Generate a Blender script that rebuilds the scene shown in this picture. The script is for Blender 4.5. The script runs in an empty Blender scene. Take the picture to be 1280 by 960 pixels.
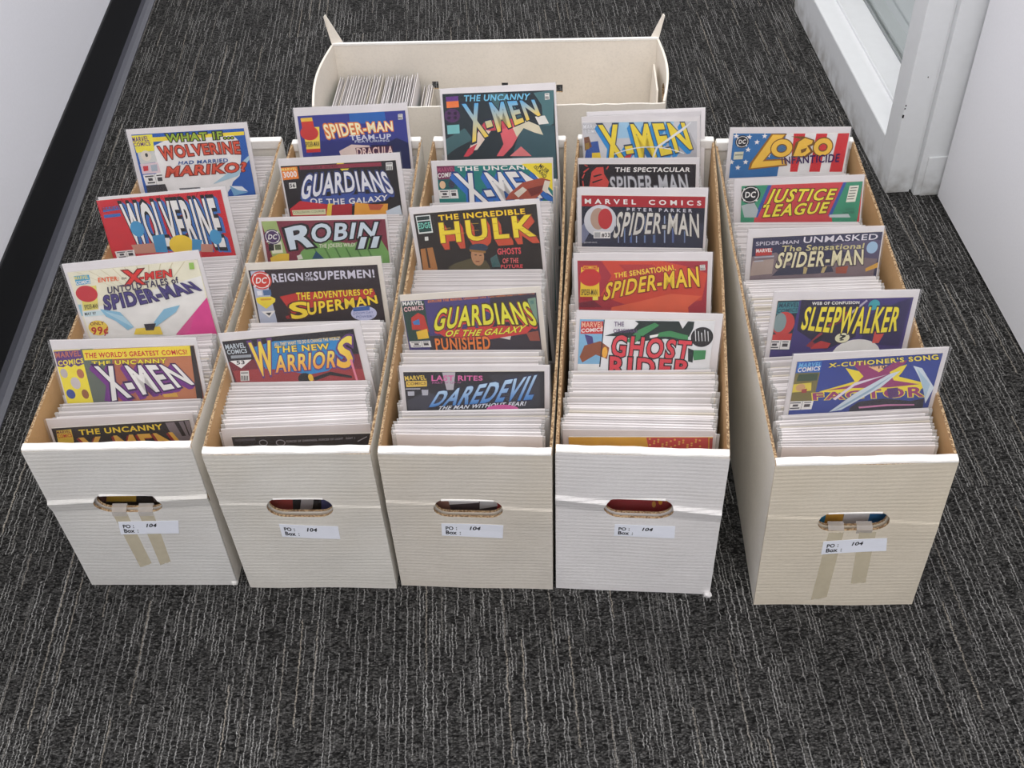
import bpy, bmesh, math, random, json
from mathutils import Vector, Matrix
random.seed(7)
C = bpy.context.scene.collection
SC = bpy.context.scene

# ---------------------------------------------------------------- camera
CAM_F, CAM_PITCH, CAM_ROLL, CAM_H = 1421.9155, 0.7819156, -0.0602319, 1.3036797   # focal length in pixels of a 1280 px wide frame
cd = bpy.data.cameras.new('camera'); cam = bpy.data.objects.new('camera', cd); C.objects.link(cam)
cd.sensor_fit = 'HORIZONTAL'; cd.sensor_width = 36; cd.lens = 36*CAM_F/1280; cd.clip_start = .05
fw = Vector((0, math.cos(CAM_PITCH), -math.sin(CAM_PITCH))); up0 = Vector((0, math.sin(CAM_PITCH), math.cos(CAM_PITCH))); rt0 = Vector((1, 0, 0))
rt = math.cos(CAM_ROLL)*rt0+math.sin(CAM_ROLL)*up0; up = -math.sin(CAM_ROLL)*rt0+math.cos(CAM_ROLL)*up0
M = Matrix((rt, up, -fw)).transposed().to_4x4(); M.translation = (0, 0, CAM_H); cam.matrix_world = M
SC.camera = cam
# ---------------------------------------------------------------- world, light, exposure
SC.view_settings.view_transform = 'Standard'; SC.view_settings.look = 'None'; SC.view_settings.gamma = 1
SC.view_settings.use_curve_mapping = False; SC.view_settings.exposure = 0.0
w = bpy.data.worlds.new('room_light'); SC.world = w; w.use_nodes = True
w.node_tree.nodes['Background'].inputs[0].default_value = (1, .985, .98, 1); w.node_tree.nodes['Background'].inputs[1].default_value = 1.12
def overhead_light(x, y, sx, sy, p):
    l = bpy.data.lights.new('overhead_light', 'AREA'); l.shape = 'RECTANGLE'; l.size = sx; l.size_y = sy; l.energy = p; l.color = (1, .985, .96)
    o = bpy.data.objects.new('overhead_light', l); C.objects.link(o); o.location = (x, y, 2.65); return o
overhead_light(0, 2.5, .9, 1.2, 24)
overhead_light(0, .0, .9, 1.2, 24)
overhead_light(0, -2.2, .9, 1.2, 20)  # added lamp behind the camera, puts frontal light on the box ends

# ---------------------------------------------------------------- materials
def srgb(c):
    return tuple((v/255/12.92 if v/255 <= .04045 else ((v/255+.055)/1.055)**2.4) for v in c)+(1,)
class NT:
    def __init__(s, name, rough=.7, spec=.3):
        s.m = bpy.data.materials.new(name); s.m.use_nodes = True; s.t = s.m.node_tree; s.b = s.t.nodes['Principled BSDF']
        s.b.inputs['Roughness'].default_value = rough; s.b.inputs['Specular IOR Level'].default_value = spec
    def n(s, ty, **k):
        x = s.t.nodes.new(ty)
        for a, v in k.items():
            if a in ('i',):
                for kk, vv in v.items(): s.set(x, kk, vv)
            else: setattr(x, a, v)
        return x
    def set(s, x, k, v):
        if hasattr(v, 'is_output') or isinstance(v, bpy.types.NodeSocket): s.t.links.new(v, x.inputs[k])
        else: x.inputs[k].default_value = v
    def math(s, op, a, b=0., c=0.):
        x = s.n('ShaderNodeMath', operation=op); s.set(x, 0, a); s.set(x, 1, b)
        if len(x.inputs) > 2: s.set(x, 2, c)
        return x.outputs[0]
    def noise(s, vec, scale, detail=3, rough=.5):
        x = s.n('ShaderNodeTexNoise', i={'Vector': vec, 'Scale': scale, 'Detail': detail, 'Roughness': rough}); return x.outputs[0]
    def mapr(s, v, a, b, c=0., d=1.):
        x = s.n('ShaderNodeMapRange', i={0: v, 1: a, 2: b, 3: c, 4: d}); return x.outputs[0]
    def mix(s, f, a, b):
        x = s.n('ShaderNodeMix', data_type='RGBA'); s.set(x, 0, f); s.set(x, 6, a); s.set(x, 7, b); return x.outputs[2]
    def scale(s, vec, v):
        x = s.n('ShaderNodeMapping', i={0: vec}); x.inputs['Scale'].default_value = v; return x.outputs[0]
    def obj(s): return s.n('ShaderNodeTexCoord').outputs['Object']
    def color(s, v): s.set(s.b, 'Base Color', v)
    def bump(s, h, strength=.3, dist=.001):
        x = s.n('ShaderNodeBump', i={'Height': h, 'Strength': strength, 'Distance': dist}); s.t.links.new(x.outputs[0], s.b.inputs['Normal']); return x
def simple(name, c, rough=.6, spec=.3, var=.05, scale=40):
    t = NT(name, rough, spec); o = t.obj(); f = t.noise(o, scale)
    d = tuple(x*(1-var*2) for x in srgb(c)[:3])+(1,)
    t.color(t.mix(t.mapr(f, .3, .7), srgb(c), d)); t.bump(f, .05); return t.m
# carpet
def carpet():
    t = NT('loop_carpet', .95, .08); o = t.obj()
    oi = t.n('ShaderNodeObjectInfo'); r = oi.outputs['Random']
    sh = t.n('ShaderNodeCombineXYZ', i={0: t.math('MULTIPLY', r, 37.), 1: t.math('MULTIPLY', r, 91.)})
    va = t.n('ShaderNodeVectorMath', operation='ADD', i={0: o, 1: sh.outputs[0]}); v = va.outputs[0]
    sp = t.n('ShaderNodeSeparateXYZ', i={0: v}); x, y = sp.outputs[0], sp.outputs[1]
    wob = t.math('MULTIPLY', t.math('SUBTRACT', t.noise(t.scale(v, (5, 30, 1)), 3., 2), .5), .0055)
    wob2 = t.math('MULTIPLY', t.math('SUBTRACT', t.noise(v, 260., 1), .5), .0030)
    x = t.math('ADD', t.math('ADD', x, wob), wob2)
    total = None; lights = []
    for k, (pitch, wd, ln, th, off) in enumerate(((.0086, .10, .075, .46, 0.), (.0043, .15, .035, .66, .37), (.021, .055, .16, .66, .71))):
        cx = t.math('DIVIDE', t.math('ADD', x, off*pitch), pitch); ci = t.math('FLOOR', cx); fr = t.math('ABSOLUTE', t.math('SUBTRACT', t.math('FRACT', cx), .5))
        wn = t.n('ShaderNodeTexWhiteNoise', noise_dimensions='1D', i={'W': t.math('ADD', ci, 13.7*k)})
        seg = t.math('FLOOR', t.math('ADD', t.math('DIVIDE', y, ln), t.math('MULTIPLY', wn.outputs[0], 9.)))
        cv = t.n('ShaderNodeCombineXYZ', i={0: ci, 1: seg, 2: 3.1*k})
        w2 = t.n('ShaderNodeTexWhiteNoise', noise_dimensions='3D', i={'Vector': cv.outputs[0]})
        on = t.mapr(w2.outputs[0], th, min(th+.25, 1.))
        line = t.mapr(fr, wd*.55, wd, 1., 0.)
        a = t.math('MULTIPLY', on, line); lights.append((a, w2.outputs[0]))
        total = a if total is None else t.math('MAXIMUM', total, a)
    loops = t.n('ShaderNodeTexVoronoi', i={'Vector': t.scale(v, (.75, 1.35, 1)), 'Scale': 400.})
    ld = loops.outputs['Distance']; lc = t.n('ShaderNodeSeparateColor', i={0: loops.outputs['Color']}).outputs[0]
    beads = t.mapr(t.noise(t.scale(v, (.5, 1, 1)), 520., 2), .36, .56, .12, 1.)
    patch = t.mapr(t.noise(v, 7., 3), .3, .7, .45, 1.)
    amt = t.math('MULTIPLY', t.math('MULTIPLY', total, beads), patch)
    base = t.mix(t.math('POWER', lc, 1.6), (.013, .0128, .0125, 1), (.138, .135, .131, 1))
    dk = t.math('MULTIPLY', t.mapr(t.noise(v, 160., 3), .3, .7, .55, 1.25), t.mapr(ld, .0, .65, 1.15, .5))
    bm = t.n('ShaderNodeMix', data_type='RGBA', blend_type='MULTIPLY', i={0: 1., 6: base, 7: t.n('ShaderNodeCombineXYZ', i={0: dk, 1: dk, 2: dk}).outputs[0]}).outputs[2]
    lite = t.mix(lights[2][0], (.40, .395, .385, 1), (.38, .34, .285, 1))
    t.color(t.mix(amt, bm, lite))
    h = t.math('ADD', t.math('ADD', t.math('MULTIPLY', ld, -1.), t.math('MULTIPLY', amt, .6)), t.math('MULTIPLY', t.noise(v, 150., 2), .8))
    t.bump(h, .8, .0022); return t.m
# corrugated board: horizontal flutes show through the paper on the end panels
def board(name, c, ribs=None, stain=.0, c2=None, rough=.55):
    t = NT(name, rough, .35); o = t.obj(); sp = t.n('ShaderNodeSeparateXYZ', i={0: o})
    n1 = t.noise(o, 9., 4); n2 = t.noise(o, 260., 3)
    col = t.mix(t.mapr(n1, .35, .75, 0., 1.), srgb(c), srgb(c2 or tuple(v*.94 for v in c)))
    fib = t.mix(t.mapr(n2, .45, .8, 0., .35), col, tuple(v*.75 for v in srgb(c)[:3])+(1,))
    if stain:
        s = t.math('MULTIPLY', t.mapr(t.noise(o, 3.2, 4), .46, .72), stain)
        fib = t.mix(s, fib, srgb((196, 182, 156)))
    t.color(fib)
    h = t.math('MULTIPLY', n2, .12)
    if ribs:
        wz = t.math('ADD', sp.outputs[ribs-1], t.math('MULTIPLY', t.noise(t.scale(o, (1, 1, 1)), 8., 2), .004))
        s = t.math('SINE', t.math('MULTIPLY', wz, 2*math.pi/.0068)); amp = t.mapr(t.noise(t.scale(o, (.6, .6, 3)), 14., 2), .3, .7, .15, 1.)
        h = t.math('ADD', h, t.math('MULTIPLY', t.math('MULTIPLY', s, amp), .5))
    t.bump(h, .32, .0008); return t.m
MT = {}
MT['carpet'] = carpet()
MT['white'] = [board('white_board_%s' % n, c, 3, st) for n, c, st in (('cool', (219, 217, 213), .25), ('ivory', (219, 215, 207), .45), ('ivory_worn', (216, 209, 198), .5), ('cool_plain', (226, 223, 222), .1), ('ivory_aged', (218, 208, 190), .4))]
MT['white_side'] = board('white_board_side', (238, 233, 224), None, .3)
MT['white_lip'] = board('white_board_lip', (246, 243, 238), None, .05)
MT['kraft'] = board('kraft_board', (196, 158, 112), None, 0, (184, 144, 98), .7)
def flute():
    t = NT('corrugated_edge', .85, .1); o = t.obj(); v = t.noise(o, 420., 2)
    t.color(t.mix(t.mapr(v, .4, .6), srgb((112, 86, 62)), srgb((186, 160, 126)))); t.bump(v, .7, .001); return t.m
MT['flute'] = flute()
MT['inner_white'] = board('white_board_inside', (238, 230, 218), None, .1)
MT['label'] = simple('label_paper', (232, 235, 244), .45, .3, .01)
MT['ink'] = simple('black_ink', (32, 32, 38), .5, .2, 0)
MT['dark'] = simple('dark_gap', (12, 12, 13), .9, .1)
def tape(name, c, alpha, rough):
    t = NT(name, rough, .5); o = t.obj(); n = t.noise(o, 120., 3)
    t.color(t.mix(t.mapr(n, .3, .7), srgb(c), tuple(v*.9 for v in srgb(c)[:3])+(1,))); t.b.inputs['Alpha'].default_value = alpha; t.bump(n, .25, .0005); return t.m
MT['masking'] = tape('masking_tape', (226, 215, 188), .5, .5)
MT['clear_tape'] = tape('clear_tape', (190, 184, 178), .55, .15)
def paper(name, c, c2, rough=.55, bands=False):
    t = NT(name, rough, .3); o = t.obj(); oi = t.n('ShaderNodeObjectInfo')
    n = t.noise(o, 18., 3); t.color(t.mix(t.mapr(n, .3, .7), srgb(c), srgb(c2)))
    t.bump(t.noise(o, 60., 2), .1, .0006); return t.m
MT['backing'] = paper('backing_board_white', (222, 217, 217), (212, 207, 207), .42)
MT['backing2'] = paper('backing_board_aged', (218, 211, 200), (208, 200, 188), .45)
MT['backing3'] = paper('backing_board_bright', (240, 236, 236), (228, 223, 223), .4)
MT['pages'] = paper('page_edges', (198, 190, 178), (160, 150, 140), .8)
def spines():
    t = NT('comic_spines', .5, .3); o = t.obj(); ge = t.n('ShaderNodeNewGeometry')
    r = ge.outputs['Random Per Island']
    hs = t.n('ShaderNodeHueSaturation', i={0: r, 1: t.mapr(t.math('FRACT', t.math('MULTIPLY', r, 17.3)), 0., 1., .2, .9), 2: t.mapr(t.math('FRACT', t.math('MULTIPLY', r, 7.7)), 0., 1., .15, 1.), 3: 1., 4: (.55, .2, .15, 1)})
    t.color(hs.outputs[0]); return t.m
MT['spine'] = spines()
def sleeve(name, tr, tint, gl):
    m = bpy.data.materials.new(name); m.use_nodes = True; nt = m.node_tree; nt.nodes.clear()
    N = nt.nodes.new; out = N('ShaderNodeOutputMaterial'); a = N('ShaderNodeBsdfTransparent'); a.inputs[0].default_value = (.97, .97, .975, 1)
    b = N('ShaderNodeBsdfPrincipled'); b.inputs['Base Color'].default_value = tint; b.inputs['Roughness'].default_value = gl; b.inputs['Specular IOR Level'].default_value = .6
    lw = N('ShaderNodeLayerWeight'); lw.inputs[0].default_value = .25
    tc = N('ShaderNodeTexCoord'); mp = N('ShaderNodeMapping'); mp.inputs['Scale'].default_value = (1, 1, 2.5); no = N('ShaderNodeTexNoise'); no.inputs['Scale'].default_value = 28; no.inputs['Detail'].default_value = 3
    bu = N('ShaderNodeBump'); bu.inputs['Strength'].default_value = .35; bu.inputs['Distance'].default_value = .003
    L = nt.links.new; L(tc.outputs['Object'], mp.inputs[0]); L(mp.outputs[0], no.inputs['Vector']); L(no.outputs[0], bu.inputs['Height']); L(bu.outputs[0], b.inputs['Normal'])
    mr = N('ShaderNodeMapRange'); L(lw.outputs['Facing'], mr.inputs[0]); mr.inputs[3].default_value = tr; mr.inputs[4].default_value = min(1, tr+.28)
    mx = N('ShaderNodeMixShader'); L(mr.outputs[0], mx.inputs[0]); L(a.outputs[0], mx.inputs[1]); L(b.outputs[0], mx.inputs[2]); L(mx.outputs[0], out.inputs[0]); return m
MT['sleeve'] = sleeve('clear_plastic_sleeve', .025, (.9, .9, .92, 1), .12)
MT['flange'] = sleeve('plastic_sleeve_margin', .45, (.8, .8, .8, 1), .25)
def printed():
    t = NT('printed_cover', .4, .15); a = t.n('ShaderNodeAttribute', attribute_name='ink'); o = t.obj()
    n = t.noise(o, 45., 4); f = t.mapr(n, .3, .75, .90, 1.03)
    x = t.n('ShaderNodeVectorMath', operation='MULTIPLY', i={0: a.outputs[0], 1: t.n('ShaderNodeCombineXYZ', i={0: f, 1: f, 2: f}).outputs[0]})
    t.color(x.outputs[0]); return t.m
MT['printed'] = printed()
def paint(name, c, rough, bs, dirt=0.):
    t = NT(name, rough, .35); o = t.obj(); n = t.noise(o, bs, 3); sp = t.n('ShaderNodeSeparateXYZ', i={0: o})
    col = t.mix(t.mapr(n, .3, .7, 0., .35), srgb(c), tuple(v*.93 for v in srgb(c)[:3])+(1,))
    if dirt:
        d = t.math('MULTIPLY', t.mapr(sp.outputs[2], 0., .06, 1., 0.), t.mapr(t.noise(o, 30., 5), .35, .7, 0., dirt)); col = t.mix(d, col, srgb((120, 112, 100)))
    t.color(col); t.bump(n, .12, .0015); return t.m
MT['wall'] = paint('wall_paint', (238, 238, 244), .6, 160.)
MT['frame'] = paint('white_gloss_paint', (226, 228, 230), .35, 60., .8)
MT['door'] = paint('door_paint', (240, 240, 244), .5, 220.)
MT['black_base'] = simple('black_vinyl_baseboard', (26, 27, 30), .5, .35, .04, 300)
MT['toe'] = simple('vinyl_toe_lit', (84, 85, 94), .45, .4, .04, 200)  # same vinyl as the band; light reflected by the toe is painted in
MT['bead'] = simple('grey_glazing_gasket', (150, 154, 156), .5, .4)
MT['brown'] = simple('brown_wood', (92, 78, 66), .6, .3)
def glass():
    m = bpy.data.materials.new('window_glass'); m.use_nodes = True; b = m.node_tree.nodes['Principled BSDF']
    b.inputs['Base Color'].default_value = (.9, .95, .93, 1); b.inputs['Roughness'].default_value = .03; b.inputs['Transmission Weight'].default_value = 1; b.inputs['IOR'].default_value = 1.45; return m
MT['glass'] = glass()

# ---------------------------------------------------------------- mesh helpers
def box_bm(bm, x0, x1, y0, y1, z0, z1, mi=0, faces=None):
    v = [bm.verts.new((x, y, z)) for z in (z0, z1) for y in (y0, y1) for x in (x0, x1)]
    F = {'bottom': (0, 2, 3, 1), 'top': (4, 5, 7, 6), 'front': (0, 1, 5, 4), 'back': (2, 6, 7, 3), 'left': (0, 4, 6, 2), 'right': (1, 3, 7, 5)}
    for k, q in F.items():
        f = bm.faces.new([v[i] for i in q]); f.material_index = (faces or {}).get(k, mi)
    return v
def obj(name, bm, mats, parent=None, loc=None, smooth=False, bevel=0):
    me = bpy.data.meshes.new(name); bm.normal_update(); bm.to_mesh(me); bm.free()
    for m in (mats if isinstance(mats, (list, tuple)) else [mats]): me.materials.append(m)
    if smooth: me.polygons.foreach_set('use_smooth', [True]*len(me.polygons))
    o = bpy.data.objects.new(name, me); C.objects.link(o)
    if parent: o.parent = parent
    if loc: o.location = loc
    if bevel:
        b = o.modifiers.new('bevel', 'BEVEL'); b.width = bevel; b.segments = 2; b.limit_method = 'ANGLE'
    return o
def thing(name, label, cat, group=None, mw=None):
    o = bpy.data.objects.new(name, None); C.objects.link(o); o.empty_display_size = .05
    tag(o, label, cat, group)
    if mw: o.matrix_world = mw
    return o
def tag(o, label, cat, group=None, kind=None):
    o['label'] = label; o['category'] = cat
    if group: o['group'] = group
    if kind: o['kind'] = kind
def bx(name, mats, parent, x0, x1, y0, y1, z0, z1, faces=None, bevel=0):
    bm = bmesh.new(); box_bm(bm, x0, x1, y0, y1, z0, z1, 0, faces); return obj(name, bm, mats, parent, bevel=bevel)
def struct(name, bm, mats, **k):
    o = obj(name, bm, mats, **k); o['kind'] = 'structure'; return o
# ---------------------------------------------------------------- the corridor
YAW = -.0130; WD = Vector((math.sin(YAW), math.cos(YAW)))
def wall_frame(x):     # x of the line at y = 0, running along the corridor direction
    M = Matrix.Rotation(-YAW, 4, 'Z'); M.translation = (x, 0, 0); return M
bm = bmesh.new(); box_bm(bm, -3, 3, -3, 6, -.06, -.012)
floor = struct('floor', bm, MT['dark']); floor.matrix_world = wall_frame(0)
bm = bmesh.new(); g = .00025; T = .5
box_bm(bm, g, T-g, g, T-g, -.012, 0)
tm = None; ti = 0
for iy in range(-2, 8):
    for ix in range(-3, 4):
        if tm is None:
            o = obj('carpet_tile', bm, MT['carpet'], floor); tm = o.data
        else:
            o = bpy.data.objects.new('carpet_tile', tm); C.objects.link(o); o.parent = floor
        o.location = (ix*T-.33, 2.535-4*T+iy*T-.5, random.uniform(-.0003, 0)); 
# left wall
XL = -.8175
bm = bmesh.new(); box_bm(bm, -.12, -.012, -3, 6, 0, 2.8)
wl = struct('wall_left', bm, MT['wall']); wl.matrix_world = wall_frame(XL)
bm = bmesh.new()    # cove base: upright band with a flared toe
prof = [(-.014, 0), (-.014, .134), (-.0085, .134), (-.0075, .131), (-.0075, .028), (-.005, .015), (.001, .0075), (.010, .003), (.010, 0)]
ra = [bm.verts.new((x, -3, z)) for x, z in prof]; rb = [bm.verts.new((x, 6, z)) for x, z in prof]
for i in range(len(prof)-1):
    f = bm.faces.new((ra[i], ra[i+1], rb[i+1], rb[i])); f.material_index = 1 if i >= 4 else 0
bm.faces.new(ra[::-1]); bm.faces.new(rb)
bmesh.ops.recalc_face_normals(bm, faces=bm.faces)
bl = struct('baseboard_left', bm, [MT['black_base'], MT['toe']]); bl.matrix_world = wall_frame(XL)
# right: near leaf (flush panel with a dark gap under it), jamb, glazed screen with a low panel
XR = .8470
bm = bmesh.new(); box_bm(bm, .0, .05, -3, 1.742, .006, 2.4)
dr = struct('door_1', bm, MT['door']); dr.matrix_world = wall_frame(XR)
bm = bmesh.new(); box_bm(bm, .006, .16, -3, 1.76, 0, .006); box_bm(bm, .05, .16, -3, 6, 0, 2.8)
wr = struct('wall_right', bm, [MT['dark']]); wr.matrix_world = wall_frame(XR)
wr.data.materials.append(MT['wall'])
for p in wr.data.polygons:
    if p.center.z > .5 or abs(p.normal.x) > .9 and p.center.x > .04: p.material_index = 1
XW = .7560; y1 = 1.764+.004
F = wall_frame(XW)
bm = bmesh.new(); box_bm(bm, 0, .046, y1, y1+.058, 0, 2.4)
box_bm(bm, .046, .0505, y1+.0015, y1+.058, .004, 2.4)        # shallow groove between post and stop
box_bm(bm, .0505, .1135, y1-.012, y1+.058, -.0005, 2.4)
t1 = struct('trim_1', bm, MT['frame'], bevel=.0012); t1.matrix_world = F
bm = bmesh.new(); box_bm(bm, .062, .106, y1-.0155, y1-.0118, .0, .085)     # repaired piece low on the jamb stop
t2 = struct('trim_2', bm, MT['frame'], bevel=.001); t2.matrix_world = F
YE = 2.46
for (cx_, cz_, w_, h_) in ((.0012, .168, .0013, .003), (.0015, .184, .0009, .0012), (.002, .190, .0009, .0014), (.030, .245, .0007, .001)):    # chips in the paint
    cb_ = bmesh.new(); box_bm(cb_, cx_-w_, cx_+w_, y1-.0008, y1+.001, cz_-h_, cz_+h_); obj('paint_chip', cb_, MT['dark'], t1)
win = bpy.data.objects.new('window_1', None); C.objects.link(win); win['kind'] = 'structure'; win.matrix_world = F
ys = y1+.058
bx('low_panel', MT['frame'], win, 0, .11, ys, YE+.06, 0, .0915, bevel=.001)
bx('window_sill', MT['frame'], win, 0.0006, .046, ys, YE, .0915, .0932, bevel=.0006)
bx('window_frame', MT['frame'], win, .046, .050, ys, YE, .0915, .100, bevel=.0012)
bx('window_frame', MT['frame'], win, .050, .103, ys, YE, .0915, .0965, bevel=.001)
bx('glazing_gasket', MT['bead'], win, .103, .106, ys, YE, .0915, .101)
bx('window_pane', MT['glass'], win, .1075, .1135, ys, YE, .098, 2.3)
bx('glazing_bead', MT['frame'], win, .115, .150, ys, YE, .0915, .112, bevel=.001)
bx('window_frame', MT['frame'], win, 0, .11, YE, YE+.06, .0915, 2.4, bevel=.001)
bx('outer_sill', MT['frame'], win, .150, .28, ys, YE, .06, .100)
bx('outer_frame', MT['brown'], win, .28, .31, ys-.4, YE+.2, .06, .35)
# beyond the screen: recessed wall with a dark base
bm = bmesh.new(); box_bm(bm, .09, .2, YE+.06, 6, .1, 2.8)
wf = struct('wall_far_right', bm, MT['wall']); wf.matrix_world = F
bm = bmesh.new(); box_bm(bm, .078, .1, YE+.062, 6, 0, .10)
bf = struct('baseboard_far_right', bm, simple('slate_baseboard', (56, 60, 74), .5)); bf.matrix_world = F
# ---------------------------------------------------------------- long white boxes
BW, BL, BH = .2113, .686, .285
BOXES = [  # x, y, yaw, corner corrections in mm (front top L/R, front bottom L/R, back L/R), crease heights in mm, hole (cx, cz, half w, half h)
 (-.5037, .9566, -.0647, [(-.6, -.4), (.5, 1.5), (1.8, -.5), (-1.6, -2.2), (-4.2, 0), (-.7, 2)], (186, 194), (-1.2, 178.5, 44.8, 17.5)),
 (-.2796, .9336, -.0723, [(2, -1.6), (-2.4, -.7), (3.5, 1.3), (-2.1, 0), (-1.6, 0), (1.3, 1)], (189, 180), (-.7, 178, 43.8, 18.5)),
 (-.0638, .9161, -.0987, [(1.4, -2.9), (1.5, -1.6), (-1.1, 3), (-2.6, 1.9), (-3, 0), (3.5, 0)], (192, 178), (-1.5, 176.5, 44.4, 17.5)),
 (.1484, .8957, -.1313, [(3.3, -.4), (-.8, 1.2), (-.2, .6), (-2.6, 2.5), (-3, 0), (5, -2)], (200, 181), (.4, 180.5, 44.3, 19.5)),
 (.4102, .8596, -.0676, [(-1.7, -.2), (-.3, 3.3), (2.2, -2.7), (.7, -3.5), (-3.1, 2), (2.8, -2)], (190, 172), (.7, 175.5, 43.8, 17.5))]
def box_matrix(i):
    x, y, a = BOXES[i][:3]; M = Matrix.Rotation(a, 4, 'Z'); M.translation = (x, y, 0); return M
def warp(i):
    c = BOXES[i][3]
    def f(p):
        u = (p.x+BW/2)/BW; v = p.y/BL; w = p.z/BH
        d = Vector((0, 0, 0))
        for (cx, cy), k in zip(c, ((1-u)*(1-v)*w, u*(1-v)*w, (1-u)*(1-v)*(1-w), u*(1-v)*(1-w), (1-u)*v, u*v)):
            d.x += cx*k/1000; d.y += cy*k/1000
        d.x += (.0035*math.sin(math.pi*v)*(1 if u > .5 else -1))*w*w     # sides belly out a little towards the rim
        return p+d
    return f
def capsule(bm, cx, cz, hw, hh, y0, y1, n=10):
    pts = []; r = hh
    for s, c0 in ((1, cx+hw-r*1.15), (-1, cx-hw+r*1.15)):
        for k in range(n+1):
            a = -math.pi/2+math.pi*k/n
            pts.append((c0+s*math.cos(a)*r*1.15, cz+s*math.sin(a)*r))
    a = [bm.verts.new((x, y0, z)) for x, z in pts]; b = [bm.verts.new((x, y1, z)) for x, z in pts]
    bm.faces.new(a); bm.faces.new(b[::-1])
    for k in range(len(pts)): bm.faces.new((a[k], b[k], b[(k+1) % len(pts)], a[(k+1) % len(pts)]))
    bmesh.ops.recalc_face_normals(bm, faces=bm.faces)
def panel_grid(x0, x1, zs, fy, th, nx=24):
    # upright slab whose front follows y = fy(x, z); front, back and rim materials 0 / 1 / 2
    bm = bmesh.new(); xs = [x0+(x1-x0)*k/nx for k in range(nx+1)]
    A = [[bm.verts.new((x, fy(x, z), z)) for x in xs] for z in zs]; Bk = [[bm.verts.new((x, fy(x, z)+th, z)) for x in xs] for z in zs]
    for j in range(len(zs)-1):
        for k in range(nx):
            bm.faces.new((A[j][k], A[j][k+1], A[j+1][k+1], A[j+1][k]))
            f = bm.faces.new((Bk[j][k], Bk[j+1][k], Bk[j+1][k+1], Bk[j][k+1])); f.material_index = 1
        for k, fl in ((0, 0), (nx, 1)):
            q = (A[j][k], A[j+1][k], Bk[j+1][k], Bk[j][k]); f = bm.faces.new(q if not fl else q[::-1]); f.material_index = 0
    for j, fl in ((0, 0), (len(zs)-1, 1)):
        for k in range(nx):
            q = (A[j][k], Bk[j][k], Bk[j][k+1], A[j][k+1]); f = bm.faces.new(q if not fl else q[::-1]); f.material_index = 2
    return bm
def cut(bm, cbm, mats):
    me = bpy.data.meshes.new('t'); bm.to_mesh(me); bm.free(); [me.materials.append(m) for m in mats]
    mc = bpy.data.meshes.new('c'); 
    for f in cbm.faces: f.material_index = 2
    cbm.to_mesh(mc); cbm.free(); [mc.materials.append(m) for m in mats]
    a = bpy.data.objects.new('t', me); b = bpy.data.objects.new('c', mc); C.objects.link(a); C.objects.link(b)
    md = a.modifiers.new('b', 'BOOLEAN'); md.object = b; md.operation = 'DIFFERENCE'; md.solver = 'EXACT'
    bpy.context.view_layer.update(); dg = bpy.context.evaluated_depsgraph_get()
    res = bpy.data.meshes.new_from_object(a.evaluated_get(dg)); out = bmesh.new(); out.from_mesh(res)
    for o in (a, b): bpy.data.objects.remove(o)
    return out
def warped(bm, f):
    for v in bm.verts: v.co = f(v.co)
    return bm
def text_mesh(body, offset=0., spacing=1.03):
    c = bpy.data.curves.new('t', 'FONT'); c.body = body; c.offset = offset; c.resolution_u = 3; c.space_character = spacing
    o = bpy.data.objects.new('t', c); me = bpy.data.meshes.new_from_object(o); bpy.data.objects.remove(o); bpy.data.curves.remove(c); return me
def add_text(bm, body, quad, y, offset=0., mi=0):
    # quad = BL BR TR TL in (x, z); flat lettering facing -y
    base = text_mesh(body); xs = [v.co.x for v in base.vertices]; ys = [v.co.y for v in base.vertices]
    x0, x1, q0, q1 = min(xs), max(xs), min(ys), max(ys); q0 = max(q0, -.02) if body.isupper() else q0
    me = text_mesh(body, offset) if offset else base; vs = []
    for v in me.vertices:
        s = (v.co.x-x0)/(x1-x0); t = (v.co.y-q0)/(q1-q0)
        p = Vector(quad[0]).lerp(Vector(quad[1]), s).lerp(Vector(quad[3]).lerp(Vector(quad[2]), s), t)
        vs.append(bm.verts.new((p.x, y, p.y)))
    for p in me.polygons:
        try: f = bm.faces.new([vs[i] for i in p.vertices]); f.material_index = mi
        except ValueError: pass
PLACE = ['leftmost', 'second from left', 'middle', 'second from right', 'rightmost']
LABELS = ['leftmost long white comic box, two tape strips below its handle hole', 'second long white comic box from the left, abutting the leftmost box',
 'middle one of the five long white comic boxes, ivory end panel', 'fourth long comic box from the left, greyer white end panel with torn lower corner',
 'rightmost long comic box standing apart, two tape strips below its handle hole']
STICK = [[(-28.8, 115.4), (50.3, 115.7), (55.8, 142.8), (-25.5, 141.8)], [(-36.2, 116.8), (42.3, 112.5), (43.5, 139.8), (-35.4, 144)], [(-39.4, 119), (40.5, 115.6), (42.4, 144.5), (-38.3, 144.8)],
 [(-29.3, 122.6), (49.6, 123), (49.1, 147.3), (-28.6, 146.7)], [(-30.5, 111), (50.8, 116.5), (47.3, 142.5), (-31, 137.6)]]
TAPES = {0: [[(-28, 157), (-8.3, 157), (-4.7, 50.2), (-23, 43)], [(6.8, 155.6), (26.5, 155.3), (22.7, 53.2), (6.2, 46.6)]],
         4: [[(-27, 155), (-8.1, 154.7), (-10.4, 17.9), (-30.5, 11.1)], [(11.1, 154.5), (32, 154.3), (35.6, 50.4), (16.8, 48.1)]]}
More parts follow.
